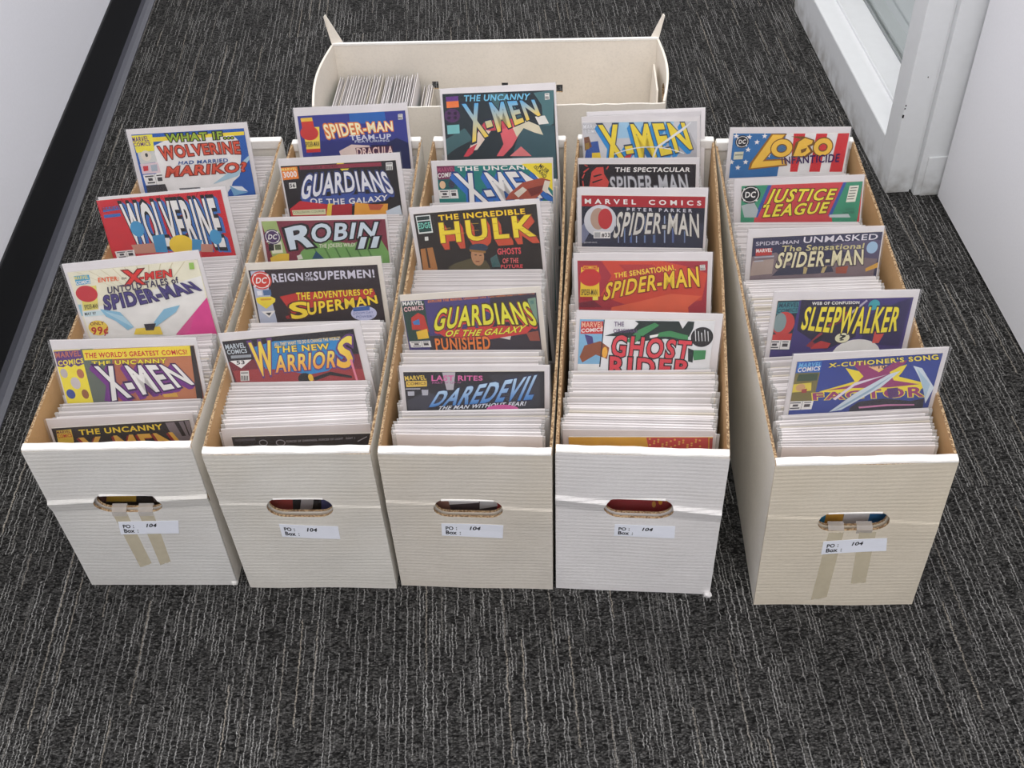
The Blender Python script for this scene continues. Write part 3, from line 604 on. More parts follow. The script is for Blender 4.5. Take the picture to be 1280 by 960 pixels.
ART_JSON = r'''{"C1":[1,[-0.0113,0.586,0.3732,0.2214,-0.0013,0.07],[[40,92,172],[-86.2,8.8,87.5,9.4]],[["P",[238,214,62],[-86.2,15.2,86.9,14.5,86.5,20.3,-86.2,22.6]],
["P",[236,233,230],[-55.1,28.6,-38.0,21.6,69.2,19.8,77.5,30.7,75.6,53.4,67.6,86.0,55.5,95.3,43.4,118.2,-80.6,251.9,-86.2,250.5]],
["P",[236,222,70],[-86.2,10.4,-54.2,10.2,-56.2,36.6,-84.5,38.1]],
["T","MARVEL",[95,50,120],[-86.8,20.7,-61.3,20.4,-60.9,12.7,-86.3,13.0],{"b":0.05}],
["T","COMICS",[95,50,120],[-86.0,27.9,-60.4,27.6,-60.4,21.8,-85.9,22.0],{"b":0.05}],
["P",[205,205,200],[-83.3,38.1,-56.9,36.9,-55.8,54.7,-82.5,56.9]],
["E",[225,215,200],[-70.9,43.8,8.0,8.5]],
["E",[60,60,62],[-70.0,42.6,2.2,3.2]],
["P",[222,200,205],[-83.2,56.8,-55.3,55.4,-54.0,72.7,-83.1,73.4]],
["P",[205,50,60],[-79.6,60.4,-71.4,60.3,-72.5,68.1,-80.2,69.0]],
["P",[170,180,190],[-67.4,59.2,-57.2,58.5,-58.4,69.7,-67.8,69.8]],
["P",[232,230,226],[-82.8,74.8,-50.4,73.6,-51.1,91.6,-81.6,92.3]],
["P",[70,66,70],[-80.1,76.8,-66.6,76.3,-66.5,78.4,-80.0,78.9]],
["P",[70,66,70],[-76.0,80.7,-69.1,80.5,-69.0,84.9,-75.8,85.1]],
["P",[70,66,70],[-78.2,87.3,-66.4,87.0,-66.4,89.3,-78.1,89.6]],
["P",[70,66,70],[-64.7,74.1,-64.2,74.1,-64.1,91.9,-64.5,91.9]],
["P",[70,66,70],[-62.1,76.2,-53.1,75.8,-53.1,77.6,-62.1,77.9]],
["P",[70,66,70],[-61.4,80.2,-53.8,80.0,-54.0,86.3,-61.5,86.5]],
["P",[60,56,60],[-81.7,92.6,-51.5,91.9,-47.9,112.2,-86.2,249.9,-86.2,249.5]],
["P",[170,200,215],[23.5,96.9,75.4,63.3,87.5,53.6,87.5,60.1,65.1,85.9]],
["P",[40,92,172],[67.7,85.4,87.1,61.4,87.5,121.8,73.4,262,17.5,258.8,44.6,111.5]],
["P",[225,232,238],[51.2,101.8,68.3,103.6,76.2,112.9,57.8,109.0]],
["P",[120,170,205],[49.1,101.0,60.9,109.2,76.0,114.3,52.8,118.9]],
["P",[90,90,95],[-31.1,100.4,2.2,100.6,3.1,104.0,-30.1,103.2]],
["T","WHAT IF...",[150,178,50],[-33.2,23.5,68.4,24.3,68.9,12.7,-32.8,11.3],{"b":0.05,"o":[[32,28,31],0.1]}],
["T","WOLVERINE",[214,84,60],[-46.6,52.6,75.4,49.4,75.8,29.9,-49.4,30.9],{"b":0.04,"o":[[95,25,20],0.07],"mb":3.7}],
["T","HAD MARRIED",[40,84,150],[-23.9,61.1,53.7,61.8,54.2,55.9,-21.9,55.9],{"b":0.06}],
["T","MARIKO?",[214,84,60],[-46.7,79.8,78.4,78.7,80.9,64.3,-40.9,64.2],{"b":0.06,"o":[[120,40,30],0.07]}]]],"C2":[1,[-0.0137,0.426,0.3636,0.221,0.0373,0.0473],[[203,42,52],[-96.4,4.9,86.2,4.5]],[["P",[170,30,42],[-60.6,4.5,-58.6,4.5,-47.1,65.1,-48.3,65.0]],
["P",[170,30,42],[-46.5,4.5,-44.5,4.5,-39.4,65.8,-40.6,65.7]],
["P",[170,30,42],[-32.4,4.5,-30.4,4.5,-31.7,66.5,-32.9,66.4]],
["P",[170,30,42],[-18.3,4.5,-16.3,4.5,-24.0,67.2,-25.1,67.1]],
["P",[170,30,42],[-4.2,4.5,-2.2,4.5,-16.2,67.9,-17.4,67.8]],
["P",[170,30,42],[9.8,4.5,11.8,4.5,-8.5,68.6,-9.7,68.5]],
["P",[170,30,42],[23.9,4.5,25.9,4.5,-0.8,69.3,-2.0,69.2]],
["P",[170,30,42],[38.0,4.5,40.0,4.5,7.0,70.0,5.8,69.9]],
["P",[170,30,42],[52.0,4.5,54.0,4.5,14.7,70.7,13.5,70.6]],
["P",[170,30,42],[66.1,4.5,68.1,4.5,22.4,71.4,21.2,71.3]],
["P",[60,105,175],[-90.8,16.4,-60.1,14.5,-60.7,21.0,-90.9,23.3]],
["T","MARVEL",[165,40,55],[-91.4,20.8,-60.5,19.2,-60.1,14.5,-91.2,15.7],{"b":0.05}],
["P",[60,105,175],[-91.6,27.7,-67.0,26.8,-67.2,31.8,-91.8,32.7]],
["T","WOLVERINE",[236,233,228],[-60.0,78.5,74.4,92.5,72.4,17.8,-63.7,14.5],{"b":0.05,"o":[[32,28,31],0.07],"x":[[60,110,180],4.7,4.6,3]}],
["E",[72,150,195],[-48.6,53.6,9.9,12.6]],
["E",[72,150,195],[62.9,76.8,8.8,12.1]],
["P",[196,140,120],[-64.4,78.1,-26.8,78.3,-24.8,93.9,-60.9,93.2]],
["P",[70,145,190],[-29.9,66.6,-11.5,65.1,-13.0,95.0,-30.7,93.3]],
["E",[235,200,60],[10.0,84.9,18.2,16.1]],
["P",[70,145,190],[27.6,76.8,41.9,79.7,36.3,97.2,23.0,96.0]],
["P",[196,140,120],[38.9,86.0,56.4,88.2,53.6,100.4,35.9,98.8]],
["P",[232,230,226],[-91.1,86.5,-61.9,85.9,-62.4,99.0,-90.8,98.7]],
["P",[70,66,70],[-88.7,87.9,-76.5,87.7,-76.5,89.2,-88.7,89.4]],
["P",[70,66,70],[-85.2,90.7,-78.8,90.6,-78.8,93.8,-85.2,93.8]],
["P",[70,66,70],[-87.4,95.3,-76.6,95.3,-76.6,97.0,-87.4,96.9]],
["P",[70,66,70],[-74.7,86.1,-74.3,86.1,-74.5,98.9,-74.9,98.9]],
["P",[70,66,70],[-72.4,87.6,-64.3,87.5,-64.3,88.8,-72.5,88.9]],
["P",[70,66,70],[-71.9,90.6,-65.0,90.5,-65.1,95.1,-72.0,95.1]]]],"C3":[1,[-0.0135,0.2615,0.3748,0.243,0.06,0.044],[[230,225,200],[-89.0,13.0,88.9,13.7]],[["P",[236,234,228],[-86.6,72.5,-0.4,54.6,88.4,37.4,83.3,119.9,88.9,130.1,46.3,262,-89.0,262]],
["P",[205,195,160],[-76.8,13.5,-75.4,13.6,-30.1,42.2,-30.9,42.1]],
["P",[205,195,160],[-60.3,13.6,-58.9,13.7,-22.6,43.0,-23.4,42.9]],
["P",[205,195,160],[-43.8,13.6,-42.5,13.8,-15.1,43.8,-15.9,43.8]],
["P",[205,195,160],[-27.3,13.7,-26.0,13.8,-7.6,44.7,-8.4,44.6]],
["P",[205,195,160],[-10.9,13.8,-9.6,13.9,-0.1,45.5,-0.9,45.4]],
["P",[205,195,160],[5.5,13.8,6.9,14.0,7.5,46.4,6.7,46.3]],
["P",[205,195,160],[22.0,13.9,23.3,14.0,15.0,47.2,14.2,47.1]],
["P",[205,195,160],[38.3,13.9,39.7,14.1,22.5,48.1,21.7,48.0]],
["P",[205,195,160],[54.7,14.0,56.1,14.2,30.0,48.9,29.2,48.8]],
["P",[205,195,160],[71.1,14.1,72.4,14.2,37.5,49.8,36.7,49.7]],
["P",[80,160,195],[-81.7,18.9,-60.8,18.9,-62.0,31.9,-82.1,32.7]],
["T","MARVEL",[225,215,120],[-81.8,24.3,-63.1,24.6,-62.2,19.9,-81.1,19.6],{"b":0.05}],
["T","COMICS",[236,233,228],[-81.8,31.5,-62.3,31.3,-62.0,26.5,-81.4,26.7],{"b":0.05}],
["P",[225,212,110],[-78.8,36.1,-55.9,35.6,-63.1,70.9,-84.1,71.6]],
["E",[196,50,58],[-72.2,46.5,14.8,12.4]],
["T","SPIDER-MAN",[60,50,30],[-81.7,69.4,-62.8,69.0,-61.7,62.4,-80.8,62.7],{"b":0.04}],
["P",[150,195,210],[-89.0,61.2,-84.6,61.3,-87.1,78.7,-89.0,78.6]],
["P",[205,225,228],[-84.4,72.8,-56.6,73.4,-57.9,80.7,-85.0,80.2]],
["T","MAY 97",[32,28,31],[-84.2,78.4,-68.9,78.9,-68.2,74.6,-83.4,74.1],{"b":0.04}],
["E",[236,205,80],[-71.6,99.2,13.7,11.7]],
["T","ONLY",[120,60,40],[-81.4,94.3,-62.4,94.9,-61.6,90.3,-80.5,89.4],{"b":0.05}],
["T","99¢",[190,45,50],[-82.9,108.7,-61.0,109.3,-58.3,98.2,-81.3,97.5],{"b":0.06}],
["T","ENTER:",[232,100,50],[-51.3,31.3,-23.1,31.5,-22.0,25.6,-49.9,24.9],{"b":0.05}],
["T","the",[60,50,60],[-19.4,31.0,-11.9,30.6,-11.3,26.8,-18.9,27.2],{}],
["T","X",[215,50,42],[-14.9,39.3,8.2,39.8,11.7,19.3,-12.9,18.9],{"b":0.07,"o":[[110,25,25],0.06]}],
["T","-MEN",[215,50,42],[5.7,34.7,49.0,33.6,50.5,23.6,8.0,24.8],{"b":0.06,"o":[[110,25,25],0.06]}],
["T","UNTOLD TALES of",[62,54,84],[-43.3,49.2,56.7,44.1,56.3,35.0,-41.3,39.7],{"b":0.05}],
["T","SPIDER-MAN",[74,64,125],[-54.2,73.1,83.0,57.9,72.0,44.6,-50.7,52.6],{"b":0.05,"o":[[40,34,70],0.05],"mb":-2.0}],
["P",[140,190,215],[-60.8,70.8,-35.0,78.4,-22.4,103.2,-32.0,106.9,-44.4,91.3,-56.0,82.8]],
["P",[175,210,225],[-56.3,74.4,-31.5,85.6,-22.7,104.1,-47.7,83.1]],
["P",[140,190,215],[49.2,77.0,25.9,80.6,7.0,98.7,7.9,105.7,22.9,97.3,41.0,86.9]],
["P",[235,205,70],[-20.3,105.7,13.4,106.3,14.2,119.0,-25.6,114.5]],
["P",[50,45,55],[-7.5,100.2,9.3,100.8,3.7,110.9,-7.4,110.3]],
["P",[214,84,144],[88.7,69.5,88.8,120.5,88.9,127.7,53.5,126.0,32.1,121.1]],
["P",[150,190,90],[77.0,16.5,83.5,16.7,82.3,26.0,75.7,25.9]]]],"C4":[1,[0.0045,0.129,0.3478,0.2421,-0.0243,0.0313],[[172,98,78],[-91.2,15.1,89.6,11.2]],[["P",[98,106,96],[-56.3,13.7,-40.8,13.5,-18.5,29.7,-44.5,159.0,-76.7,158.4]],
["P",[190,120,84],[12.9,27.4,86.6,17.0,86.4,98.2,78.9,161.3,-12.3,159.6]],
["P",[240,222,60],[-91.2,15.4,-56.4,14.3,-56.9,92.5,-55.2,158.8,-91.2,158.2]],
["P",[92,56,122],[-91.0,16.6,-56.0,14.9,-56.3,35.5,-64.3,39.3,-68.9,36.2,-73.7,40.6,-78.1,36.9,-84.0,40.4,-91.1,38.8]],
["T","MARVEL",[190,110,90],[-90.3,26.0,-57.9,23.7,-57.3,16.1,-89.6,18.4],{"b":0.05}],
["T","COMICS",[240,222,60],[-89.4,37.9,-56.6,34.4,-56.1,27.3,-88.8,30.8],{"b":0.06}],
["E",[190,180,180],[-85.2,49.3,4.6,7.2]],
["E",[175,110,80],[-64.1,50.3,4.6,7.2]],
["E",[205,195,195],[-73.5,64.6,6.2,9.1]],
["E",[60,80,150],[-83.4,81.2,5.7,7.4]],
["E",[150,95,60],[-64.6,81.6,4.5,7.3]],
["P",[238,214,62],[-54.0,15.0,85.8,11.2,85.4,25.8,-54.1,30.3]],
["T","THE WORLD'S GREATEST COMICS!",[200,40,44],[-52.4,27.0,79.3,23.6,79.0,16.6,-51.6,19.4],{"b":0.05}],
["T","THE UNCANNY",[240,222,60],[-46.0,38.1,50.1,36.3,50.6,29.5,-45.3,32.2],{"b":0.06,"o":[[90,70,40],0.05]}],
["P",[110,48,128],[-50.7,45.5,-41.5,41.2,-25.7,65.5,-33.8,92.9,-41.7,92.7,-33.5,65.4]],
["T","X-MEN",[236,233,228],[-30.2,90.5,79.2,68.1,61.2,39.5,-42.5,41.2],{"b":0.05,"o":[[60,30,80],0.06],"x":[[118,50,135],-4.7,5.5,5]}],
["P",[48,38,38],[84.7,11.2,89.6,11.2,89.3,79.8,80.3,161.3,76.3,161.3]],
["P",[215,165,70],[36.3,83.4,55.0,81.6,56.5,87.8,38.1,88.1]]]],"C5":[1,[-0.0052,0.0657,0.272,0.1527,-0.0188,0.0616],[[33,29,31],[-89.4,14.9,88.4,10.6]],[["P",[225,190,60],[-64.7,74.9,5.3,78.9,-9.5,145.1,-81.3,140.9]],
["P",[90,60,60],[-47.4,79.3,-28.5,77.0,-49.4,142.7,-64.0,141.9]],
["P",[150,140,146],[14.9,82.9,30.5,83.8,33.1,147.6,14.5,146.5]],
["P",[230,200,70],[-84.0,18.8,-64.6,17.3,-65.6,35.0,-70.4,61.0,-89.4,59.8]],
["T","MARVEL",[110,40,50],[-84.3,24.1,-66.6,23.1,-65.9,18.5,-83.7,19.5],{"b":0.04}],
["T","COMICS",[200,50,45],[-84.5,30.7,-66.2,29.7,-65.9,24.4,-84.2,25.4],{"b":0.05}],
["P",[130,120,126],[57.1,13.1,88.3,11.3,87.3,42.8,86.0,69.8,67.8,68.7]],
["P",[32,28,31],[68.7,12.8,74.4,12.5,79.6,35.8,74.3,36.1]],
["P",[32,28,31],[80.4,12.1,82.2,11.9,84.7,36.0,83.2,36.0]],
["T","THE UNCANNY",[244,214,55],[-55.8,27.3,51.6,23.6,51.6,15.1,-55.2,18.8],{"b":0.06}],
["T","X-MEN",[240,190,80],[-59.6,70.1,76.9,62.4,62.6,30.2,-57.3,32.8],{"b":0.05,"x":[[150,40,40],-3.1,2.0,3]}]]],"D1":[2,[-0.0035,0.6857,0.3473,0.2429,0.052,-0.052],[[56,62,142],[-87.6,13.7,89.6,12.5]],[["P",[40,100,176],[-2.4,13.2,56.0,12.6,56.9,30.7,-2.3,30.1]],
["P",[44,50,120],[-70.2,54.5,62.7,56.9,59.8,92.3,45.2,262,-87.6,262]],
["P",[235,190,70],[-82.8,17.2,-63.8,16.7,-63.0,24.0,-82.4,24.5]],
["P",[205,60,50],[-82.2,23.2,-62.8,22.7,-62.4,32.1,-82.5,32.5]],
["P",[236,210,80],[-81.5,32.5,-53.8,32.4,-57.7,72.7,-80.1,73.8]],
["E",[200,58,54],[-71.7,41.7,15.0,12.0]],
["T","SPIDER-MAN",[60,50,40],[-81.2,64.2,-58.3,63.9,-57.6,55.8,-81.2,56.1],{"b":0.04}],
["P",[200,50,50],[-80.5,68.0,-57.2,67.6,-57.1,73.4,-80.8,73.8]],
["T","SPIDER-MAN",[246,238,196],[-43.0,52.3,66.4,43.7,66.3,29.2,-47.3,29.4],{"b":0.04,"o":[[232,130,40],0.08],"mb":1.6}],
["T","TEAM-UP",[214,216,228],[-4.9,56.4,61.7,56.9,62.1,48.9,-5.7,48.6],{"b":0.06}],
["T","FEATURING",[190,195,215],[1.8,60.7,58.8,61.1,58.6,57.8,2.0,57.0],{"b":0.04}],
["P",[222,200,190],[-26.2,73.4,-4.6,63.4,25.0,66.1,27.2,73.9,4.6,91.7,-22.1,90.6]],
["P",[28,36,84],[55.2,63.3,71.1,55.6,89.6,64.8,89.6,93.7,89.6,262,31.2,262]],
["P",[28,30,70],[28.4,65.5,61.5,66.3,59.8,92.3,24.9,90.9]],
["P",[70,36,66],[1.2,69.1,63.2,68.4,62.4,84.6,2.6,82.8]],
["T","DRACULA",[232,206,196],[3.3,82.1,62.1,81.9,63.1,69.0,3.1,69.9],{"b":0.03,"o":[[120,40,50],0.05]}],
["P",[228,226,220],[77.6,17.8,85.1,17.5,84.6,26.4,77.1,26.7]],
["P",[32,28,31],[77.9,21.8,78.6,21.9,78.5,25.8,77.8,25.7]],
["P",[32,28,31],[79.2,21.9,79.9,21.9,79.7,25.8,79.0,25.8]],
["P",[32,28,31],[80.4,21.9,81.1,22.0,80.9,25.9,80.3,25.8]],
["P",[32,28,31],[81.6,22.0,82.3,22.0,82.2,25.9,81.5,25.9]],
["P",[32,28,31],[82.9,22.1,83.6,22.1,83.4,26.0,82.7,25.9]],
["P",[90,90,90],[78.4,18.9,83.9,19.0,83.8,19.9,78.3,19.8]]]],"D2":[2,[0.0003,0.5352,0.3518,0.24,0.0397,-0.0102],[[33,29,32],[-90.7,11.9,86.1,11.9]],[["P",[232,130,50],[-90.7,14.4,-65.4,13.8,-65.9,33.0,-90.7,34.3]],
["T","MARVEL",[240,220,120],[-90.2,19.5,-66.6,18.9,-66.5,15.1,-90.8,15.7],{"b":0.05}],
["T","3000",[236,233,228],[-88.4,30.5,-68.4,29.7,-68.1,20.7,-88.7,21.5],{"b":0.05}],
["P",[140,48,66],[-61.9,13.4,63.6,13.8,63.7,20.1,-61.6,19.1]],
["T","DOUBLE SIZED",[50,30,35],[-58.4,18.0,-2.9,18.1,-2.4,14.7,-57.7,14.3],{}],
["P",[238,214,62],[-3.8,11.9,6.9,11.9,6.5,13.3,-4.3,13.3]],
["P",[238,214,62],[-0.2,20.8,13.6,20.9,10.0,24.6,2.4,24.2]],
["P",[228,226,220],[70.5,14.8,80.9,14.7,80.0,26.7,69.6,26.8]],
["P",[32,28,31],[70.8,20.2,71.7,20.3,71.3,25.9,70.3,25.9]],
["P",[32,28,31],[72.6,20.3,73.5,20.4,73.1,26.0,72.2,26.0]],
["P",[32,28,31],[74.4,20.4,75.3,20.5,74.9,26.1,74.0,26.1]],
["P",[32,28,31],[76.2,20.5,77.2,20.6,76.7,26.2,75.8,26.2]],
["P",[32,28,31],[78.1,20.6,79.0,20.7,78.6,26.3,77.6,26.3]],
["P",[90,90,90],[71.2,16.3,79.7,16.5,79.6,17.7,71.1,17.5]],
["P",[226,224,218],[-82.5,38.9,-71.5,38.8,-72.2,47.9,-82.9,48.3]],
["T","56",[32,28,31],[-81.9,46.4,-73.7,46.2,-73.4,40.4,-81.5,40.6],{"b":0.05}],
["P",[60,82,155],[-69.3,64.0,78.9,62.0,61.6,76.0,9.5,80.6,-40.3,78.7,-64.3,71.5]],
["T","GUARDIANS",[226,226,230],[-69.8,67.3,77.6,64.5,67.9,29.9,-56.5,29.0],{"b":0.04,"o":[[50,60,110],0.07],"mb":8.2,"mt":3.0,"x":[[60,82,155],0.0,3.2,2]}],
["T","OF THE GALAXY",[226,226,230],[-54.1,74.7,65.2,74.3,66.3,65.8,-53.9,65.5],{"b":0.06,"mb":-3.0,"mt":-3.0,"o":[[40,50,100],0.06]}],
["P",[196,44,54],[-88.0,81.2,-70.1,68.9,-27.5,76.7,-30.3,94.4,-23.0,171.0,-90.7,167.5]],
["P",[232,200,70],[-27.3,75.4,-18.6,75.8,-26.8,102.6,-34.7,102.2]],
["P",[170,40,48],[-21.4,78.0,10.0,77.3,6.0,104.3,-26.8,102.6]],
["P",[228,160,60],[14.9,75.6,43.9,80.4,65.7,80.2,60.7,107.1,9.2,104.4]],
["P",[190,90,60],[34.7,79.2,59.4,81.2,52.0,90.0,36.4,89.2]],
["P",[205,215,225],[61.0,92.1,84.0,83.4,86.1,108.7,62.2,107.1]],
["P",[222,222,180],[-85.3,83.6,-32.4,83.7,-33.2,92.9,-84.8,91.6]],
["T","COLLISION COURSE",[40,60,40],[-84.3,89.0,-35.1,88.9,-35.2,85.5,-84.3,85.3],{}]]],"D3":[2,[-0.0093,0.411,0.3317,0.2282,0.0026,0.013],[[126,50,66],[-89.1,5.4,91.1,7.3]],[["P",[160,180,112],[-89.1,5.8,-67.2,5.4,-57.5,69.2,-32.0,134.6,-71.4,133.6]],
["P",[225,225,200],[-82.6,38.5,-64.7,37.7,-64.5,56.0,-80.4,57.2]],
["T","1",[32,28,31],[-83.8,52.3,-78.4,51.8,-77.4,41.2,-82.7,41.7],{"b":0.04}],
["P",[90,100,70],[-75.2,42.9,-66.3,42.5,-66.4,51.2,-75.4,51.5]],
["P",[120,168,94],[-45.6,69.5,-37.7,55.2,-19.4,40.3,4.6,37.2,38.9,45.2,66.7,32.0,82.1,39.4,91.1,58.8,91.1,91.5,91.1,207.1,-59.8,203.1]],
["P",[84,128,66],[-20.2,46.0,-17.8,46.1,-2.0,88.7,-4.9,88.7]],
["P",[84,128,66],[-4.1,47.5,-1.8,47.5,13.5,89.2,10.5,89.1]],
["P",[84,128,66],[11.9,48.9,14.3,48.9,29.0,89.6,26.0,89.5]],
["P",[84,128,66],[28.0,50.3,30.3,50.4,44.4,90.0,41.5,89.9]],
["P",[84,128,66],[44.0,51.7,46.4,51.8,59.9,90.5,56.9,90.4]],
["P",[84,128,66],[60.1,53.1,62.4,53.2,75.3,90.9,72.4,90.8]],
["P",[40,80,110],[-23.0,66.9,-15.4,54.5,-4.6,67.4]],
["P",[228,190,62],[-84.9,63.6,-70.6,57.5,-55.8,57.3,-58.7,77.3,-84.0,76.6]],
["P",[225,225,210],[-44.8,61.4,-38.2,59.0,-36.3,66.5,-43.9,68.0]],
["E",[78,56,98],[-76.2,30.1,12.3,12.1]],
["E",[236,233,228],[-76.2,30.1,10.5,10.4]],
["E",[78,56,98],[-76.2,30.1,9.6,9.4]],
["T","DC",[236,233,228],[-83.0,33.8,-71.2,33.9,-68.8,26.1,-81.2,26.3],{"b":0.04}],
["S",[236,233,228],[-82.5,22.4,2.0]],
["S",[236,233,228],[-67.7,22.9,1.9]],
["S",[236,233,228],[-84.8,37.3,2.0]],
["S",[236,233,228],[-70.0,37.8,2.0]],
["T","R",[206,218,228],[-51.7,50.0,-20.2,46.0,-15.2,8.8,-54.5,18.1],{"b":0.05,"o":[[32,28,31],0.07]}],
["T","OBIN",[206,218,228],[-19.4,40.3,71.9,33.4,80.0,11.6,-15.6,12.0],{"b":0.05,"o":[[32,28,31],0.08]}],
["T","II",[206,218,228],[48.4,51.8,73.0,50.6,78.8,34.2,54.7,34.8],{"b":0.05,"o":[[32,28,31],0.08]}],
["T","THE JOKERS WILD!",[226,226,200],[-10.0,49.5,43.2,48.5,43.6,42.7,-9.2,43.2],{"b":0.03}]]],"D4":[2,[-0.0016,0.2899,0.3484,0.2429,0.0375,0.0054],[[45,33,37],[-90.4,10.8,87.5,12.2]],[["P",[182,188,206],[-87.7,12.3,-68.4,12.1,-65.0,85.6,-65.1,205.5,-90.4,203.4]],
["E",[205,60,48],[-75.4,26.7,14.4,13.8]],
["E",[236,233,228],[-75.4,26.7,12.4,11.8]],
["E",[205,60,48],[-75.4,26.7,11.2,10.7]],
["T","DC",[236,233,228],[-83.4,30.7,-69.7,31.2,-66.6,22.4,-81.1,22.3],{"b":0.04}],
["S",[236,233,228],[-82.4,17.8,2.3]],
["S",[236,233,228],[-65.2,18.8,2.3]],
["S",[236,233,228],[-85.6,34.8,2.3]],
["S",[236,233,228],[-68.4,35.7,2.3]],
["P",[80,110,150],[-75.7,41.3,-64.8,41.2,-65.1,49.5,-76.1,49.6]],
["P",[230,230,235],[-84.4,42.1,-77.7,42.2,-78.1,49.1,-84.5,49.1]],
["P",[238,214,62],[-87.7,53.3,-81.9,51.6,-65.5,51.8,-60.7,55.4,-62.1,60.1,-76.2,70.1,-87.2,60.0]],
["P",[215,160,50],[-82.4,54.2,-65.9,54.2,-67.1,57.1,-81.1,57.0]],
["P",[236,233,228],[-84.0,74.0,-64.0,73.8,-74.6,84.4]],
["P",[60,60,60],[-78.6,76.4,-70.0,76.2,-74.0,81.1]],
["T","REIGN",[206,202,214],[-59.4,30.3,-17.3,29.4,-16.7,18.3,-58.9,17.8],{"b":0.05}],
["T","OF",[206,202,214],[-13.5,24.3,-3.8,24.2,-3.4,17.7,-13.0,17.8],{"b":0.04}],
["T","THE",[206,202,214],[-15.1,30.5,-3.6,30.2,-3.2,25.6,-14.3,25.6],{"b":0.04}],
["T","SUPERMEN!",[206,202,214],[-2.4,30.2,81.5,30.4,81.5,19.0,-0.9,17.6],{"b":0.05}],
["P",[192,52,46],[-54.1,52.5,-29.6,47.9,77.3,47.9,80.1,60.0,-23.5,73.0,-40.2,81.2,-50.3,60.4]],
["P",[150,36,38],[-51.3,83.0,-36.9,79.7,-36.8,87.9,-50.5,87.1]],
["T","THE ADVENTURES OF",[244,214,52],[-30.9,59.1,75.3,55.7,75.8,47.5,-30.2,47.8],{"b":0.06,"o":[[80,30,20],0.05]}],
["T","S",[244,214,52],[-41.5,88.3,-19.4,84.8,-18.6,61.8,-42.6,63.2],{"b":0.07,"o":[[80,30,20],0.06]}],
["T","UPERMAN",[244,214,52],[-19.0,82.7,80.3,70.0,79.5,58.0,-17.1,63.9],{"b":0.07,"o":[[80,30,20],0.06]}],
["E",[196,198,226],[59.2,84.4,18.1,11.4]],
["P",[60,96,160],[45.1,74.8,68.9,73.4,68.0,80.1,44.8,80.9]],
["T","DOOM DAY",[60,80,150],[44.1,85.9,72.2,85.1,72.7,81.7,44.6,82.2],{}],
["T","POWER!",[60,80,150],[47.6,91.2,71.4,91.1,71.8,87.8,48.1,87.5],{}]]],"D5":[2,[-0.0141,0.1593,0.3422,0.2325,0.0929,-0.0179],[[36,32,38],[-90.5,12.1,84.5,9.1]],[["P",[120,42,52],[-90.2,44.1,-10.7,41.5,84.5,47.0,84.5,83.3,84.5,172.5,-86.2,157.6]],
["P",[160,60,62],[-87.8,57.6,-14.4,57.6,84.5,70.0,84.5,86.7,84.5,172.5,-86.2,157.6]],
["P",[48,136,196],[-53.0,24.6,-22.4,17.7,62.9,20.8,66.3,48.5,38.4,68.9,11.4,72.5,-21.3,61.9,-43.8,58.2]],
["T","MARVEL",[196,206,212],[-88.4,24.0,-62.1,23.8,-61.5,16.7,-87.8,17.2],{"b":0.05}],
["T","COMICS",[196,206,212],[-88.1,31.8,-61.8,31.6,-61.5,25.8,-87.6,25.3],{"b":0.05}],
["P",[150,156,162],[-84.6,34.1,-57.3,34.6,-58.0,38.8,-85.2,38.6]],
["P",[236,233,228],[-87.8,42.0,-58.6,42.4,-75.8,54.7]],
["T","53",[32,28,31],[-80.1,48.3,-69.5,48.3,-68.7,42.8,-79.2,42.8],{"b":0.05}],
["P",[228,226,220],[-78.3,58.8,-66.7,59.2,-69.9,74.6,-81.7,74.2]],
["P",[32,28,31],[-79.1,65.8,-78.1,65.8,-79.7,73.4,-80.7,73.3]],
["P",[32,28,31],[-77.0,65.9,-76.0,66.0,-77.6,73.6,-78.6,73.5]],
["P",[32,28,31],[-75.0,66.1,-73.9,66.2,-75.5,73.7,-76.6,73.6]],
["P",[32,28,31],[-72.9,66.3,-71.8,66.4,-73.4,73.9,-74.5,73.8]],
["P",[32,28,31],[-70.8,66.5,-69.8,66.6,-71.4,74.1,-72.4,74.0]],
["P",[90,90,90],[-77.9,60.7,-68.1,61.3,-68.5,62.8,-78.3,62.2]],
["T","ALL THEY WANT TO DO IS CHANGE THE WORLD!",[236,214,150],[-23.3,25.1,64.7,23.2,64.8,18.4,-22.4,20.0],{"b":0.05}],
["T","THE NEW",[240,210,80],[-24.8,35.0,47.1,36.0,47.5,27.4,-23.0,26.1],{"b":0.05,"o":[[60,40,80],0.06]}],
["T","W",[240,190,60],[-55.6,67.8,-32.5,65.9,-27.5,17.3,-55.6,18.6],{"b":0.04,"o":[[100,60,120],0.06],"g":[238,214,80]}],
["T","ARRIOR",[236,150,60],[-30.7,64.7,48.9,63.3,56.2,39.1,-26.0,40.1],{"b":0.04,"o":[[100,60,120],0.07],"g":[240,220,100]}],
["T","S",[238,180,60],[52.3,63.6,71.0,65.3,80.6,17.6,62.0,24.9],{"b":0.05,"o":[[100,60,120],0.06],"g":[240,220,90]}],
["P",[226,130,150],[70.4,53.8,73.4,53.4,75.0,86.2,72.3,86.6]],
["E",[32,28,31],[5.9,78.7,9.8,9.8]],
["E",[225,180,50],[13.4,76.7,3.4,5.9]],
["P",[32,28,31],[16.3,76.9,41.1,69.8,68.3,78.9,67.6,82.2,40.0,75.1,18.1,82.1]]]],"D6":[2,[0.0011,0.0518,0.272,0.0994,-0.03,0.07],[[32,29,34],[-81.8,13.2,95.1,15.5]],[["T","FORCES OF DARKNESS, FORCES OF LIGHT   PART 1",[170,168,175],[-14.8,26.3,72.3,24.3,72.4,20.6,-14.2,22.3],{"b":0.02}],
["E",[170,168,175],[-43.5,24.6,5.4,5.1]],
["E",[32,29,34],[-43.5,24.6,4.6,4.0]],
["E",[170,168,175],[-21.8,25.6,6.0,5.2]],
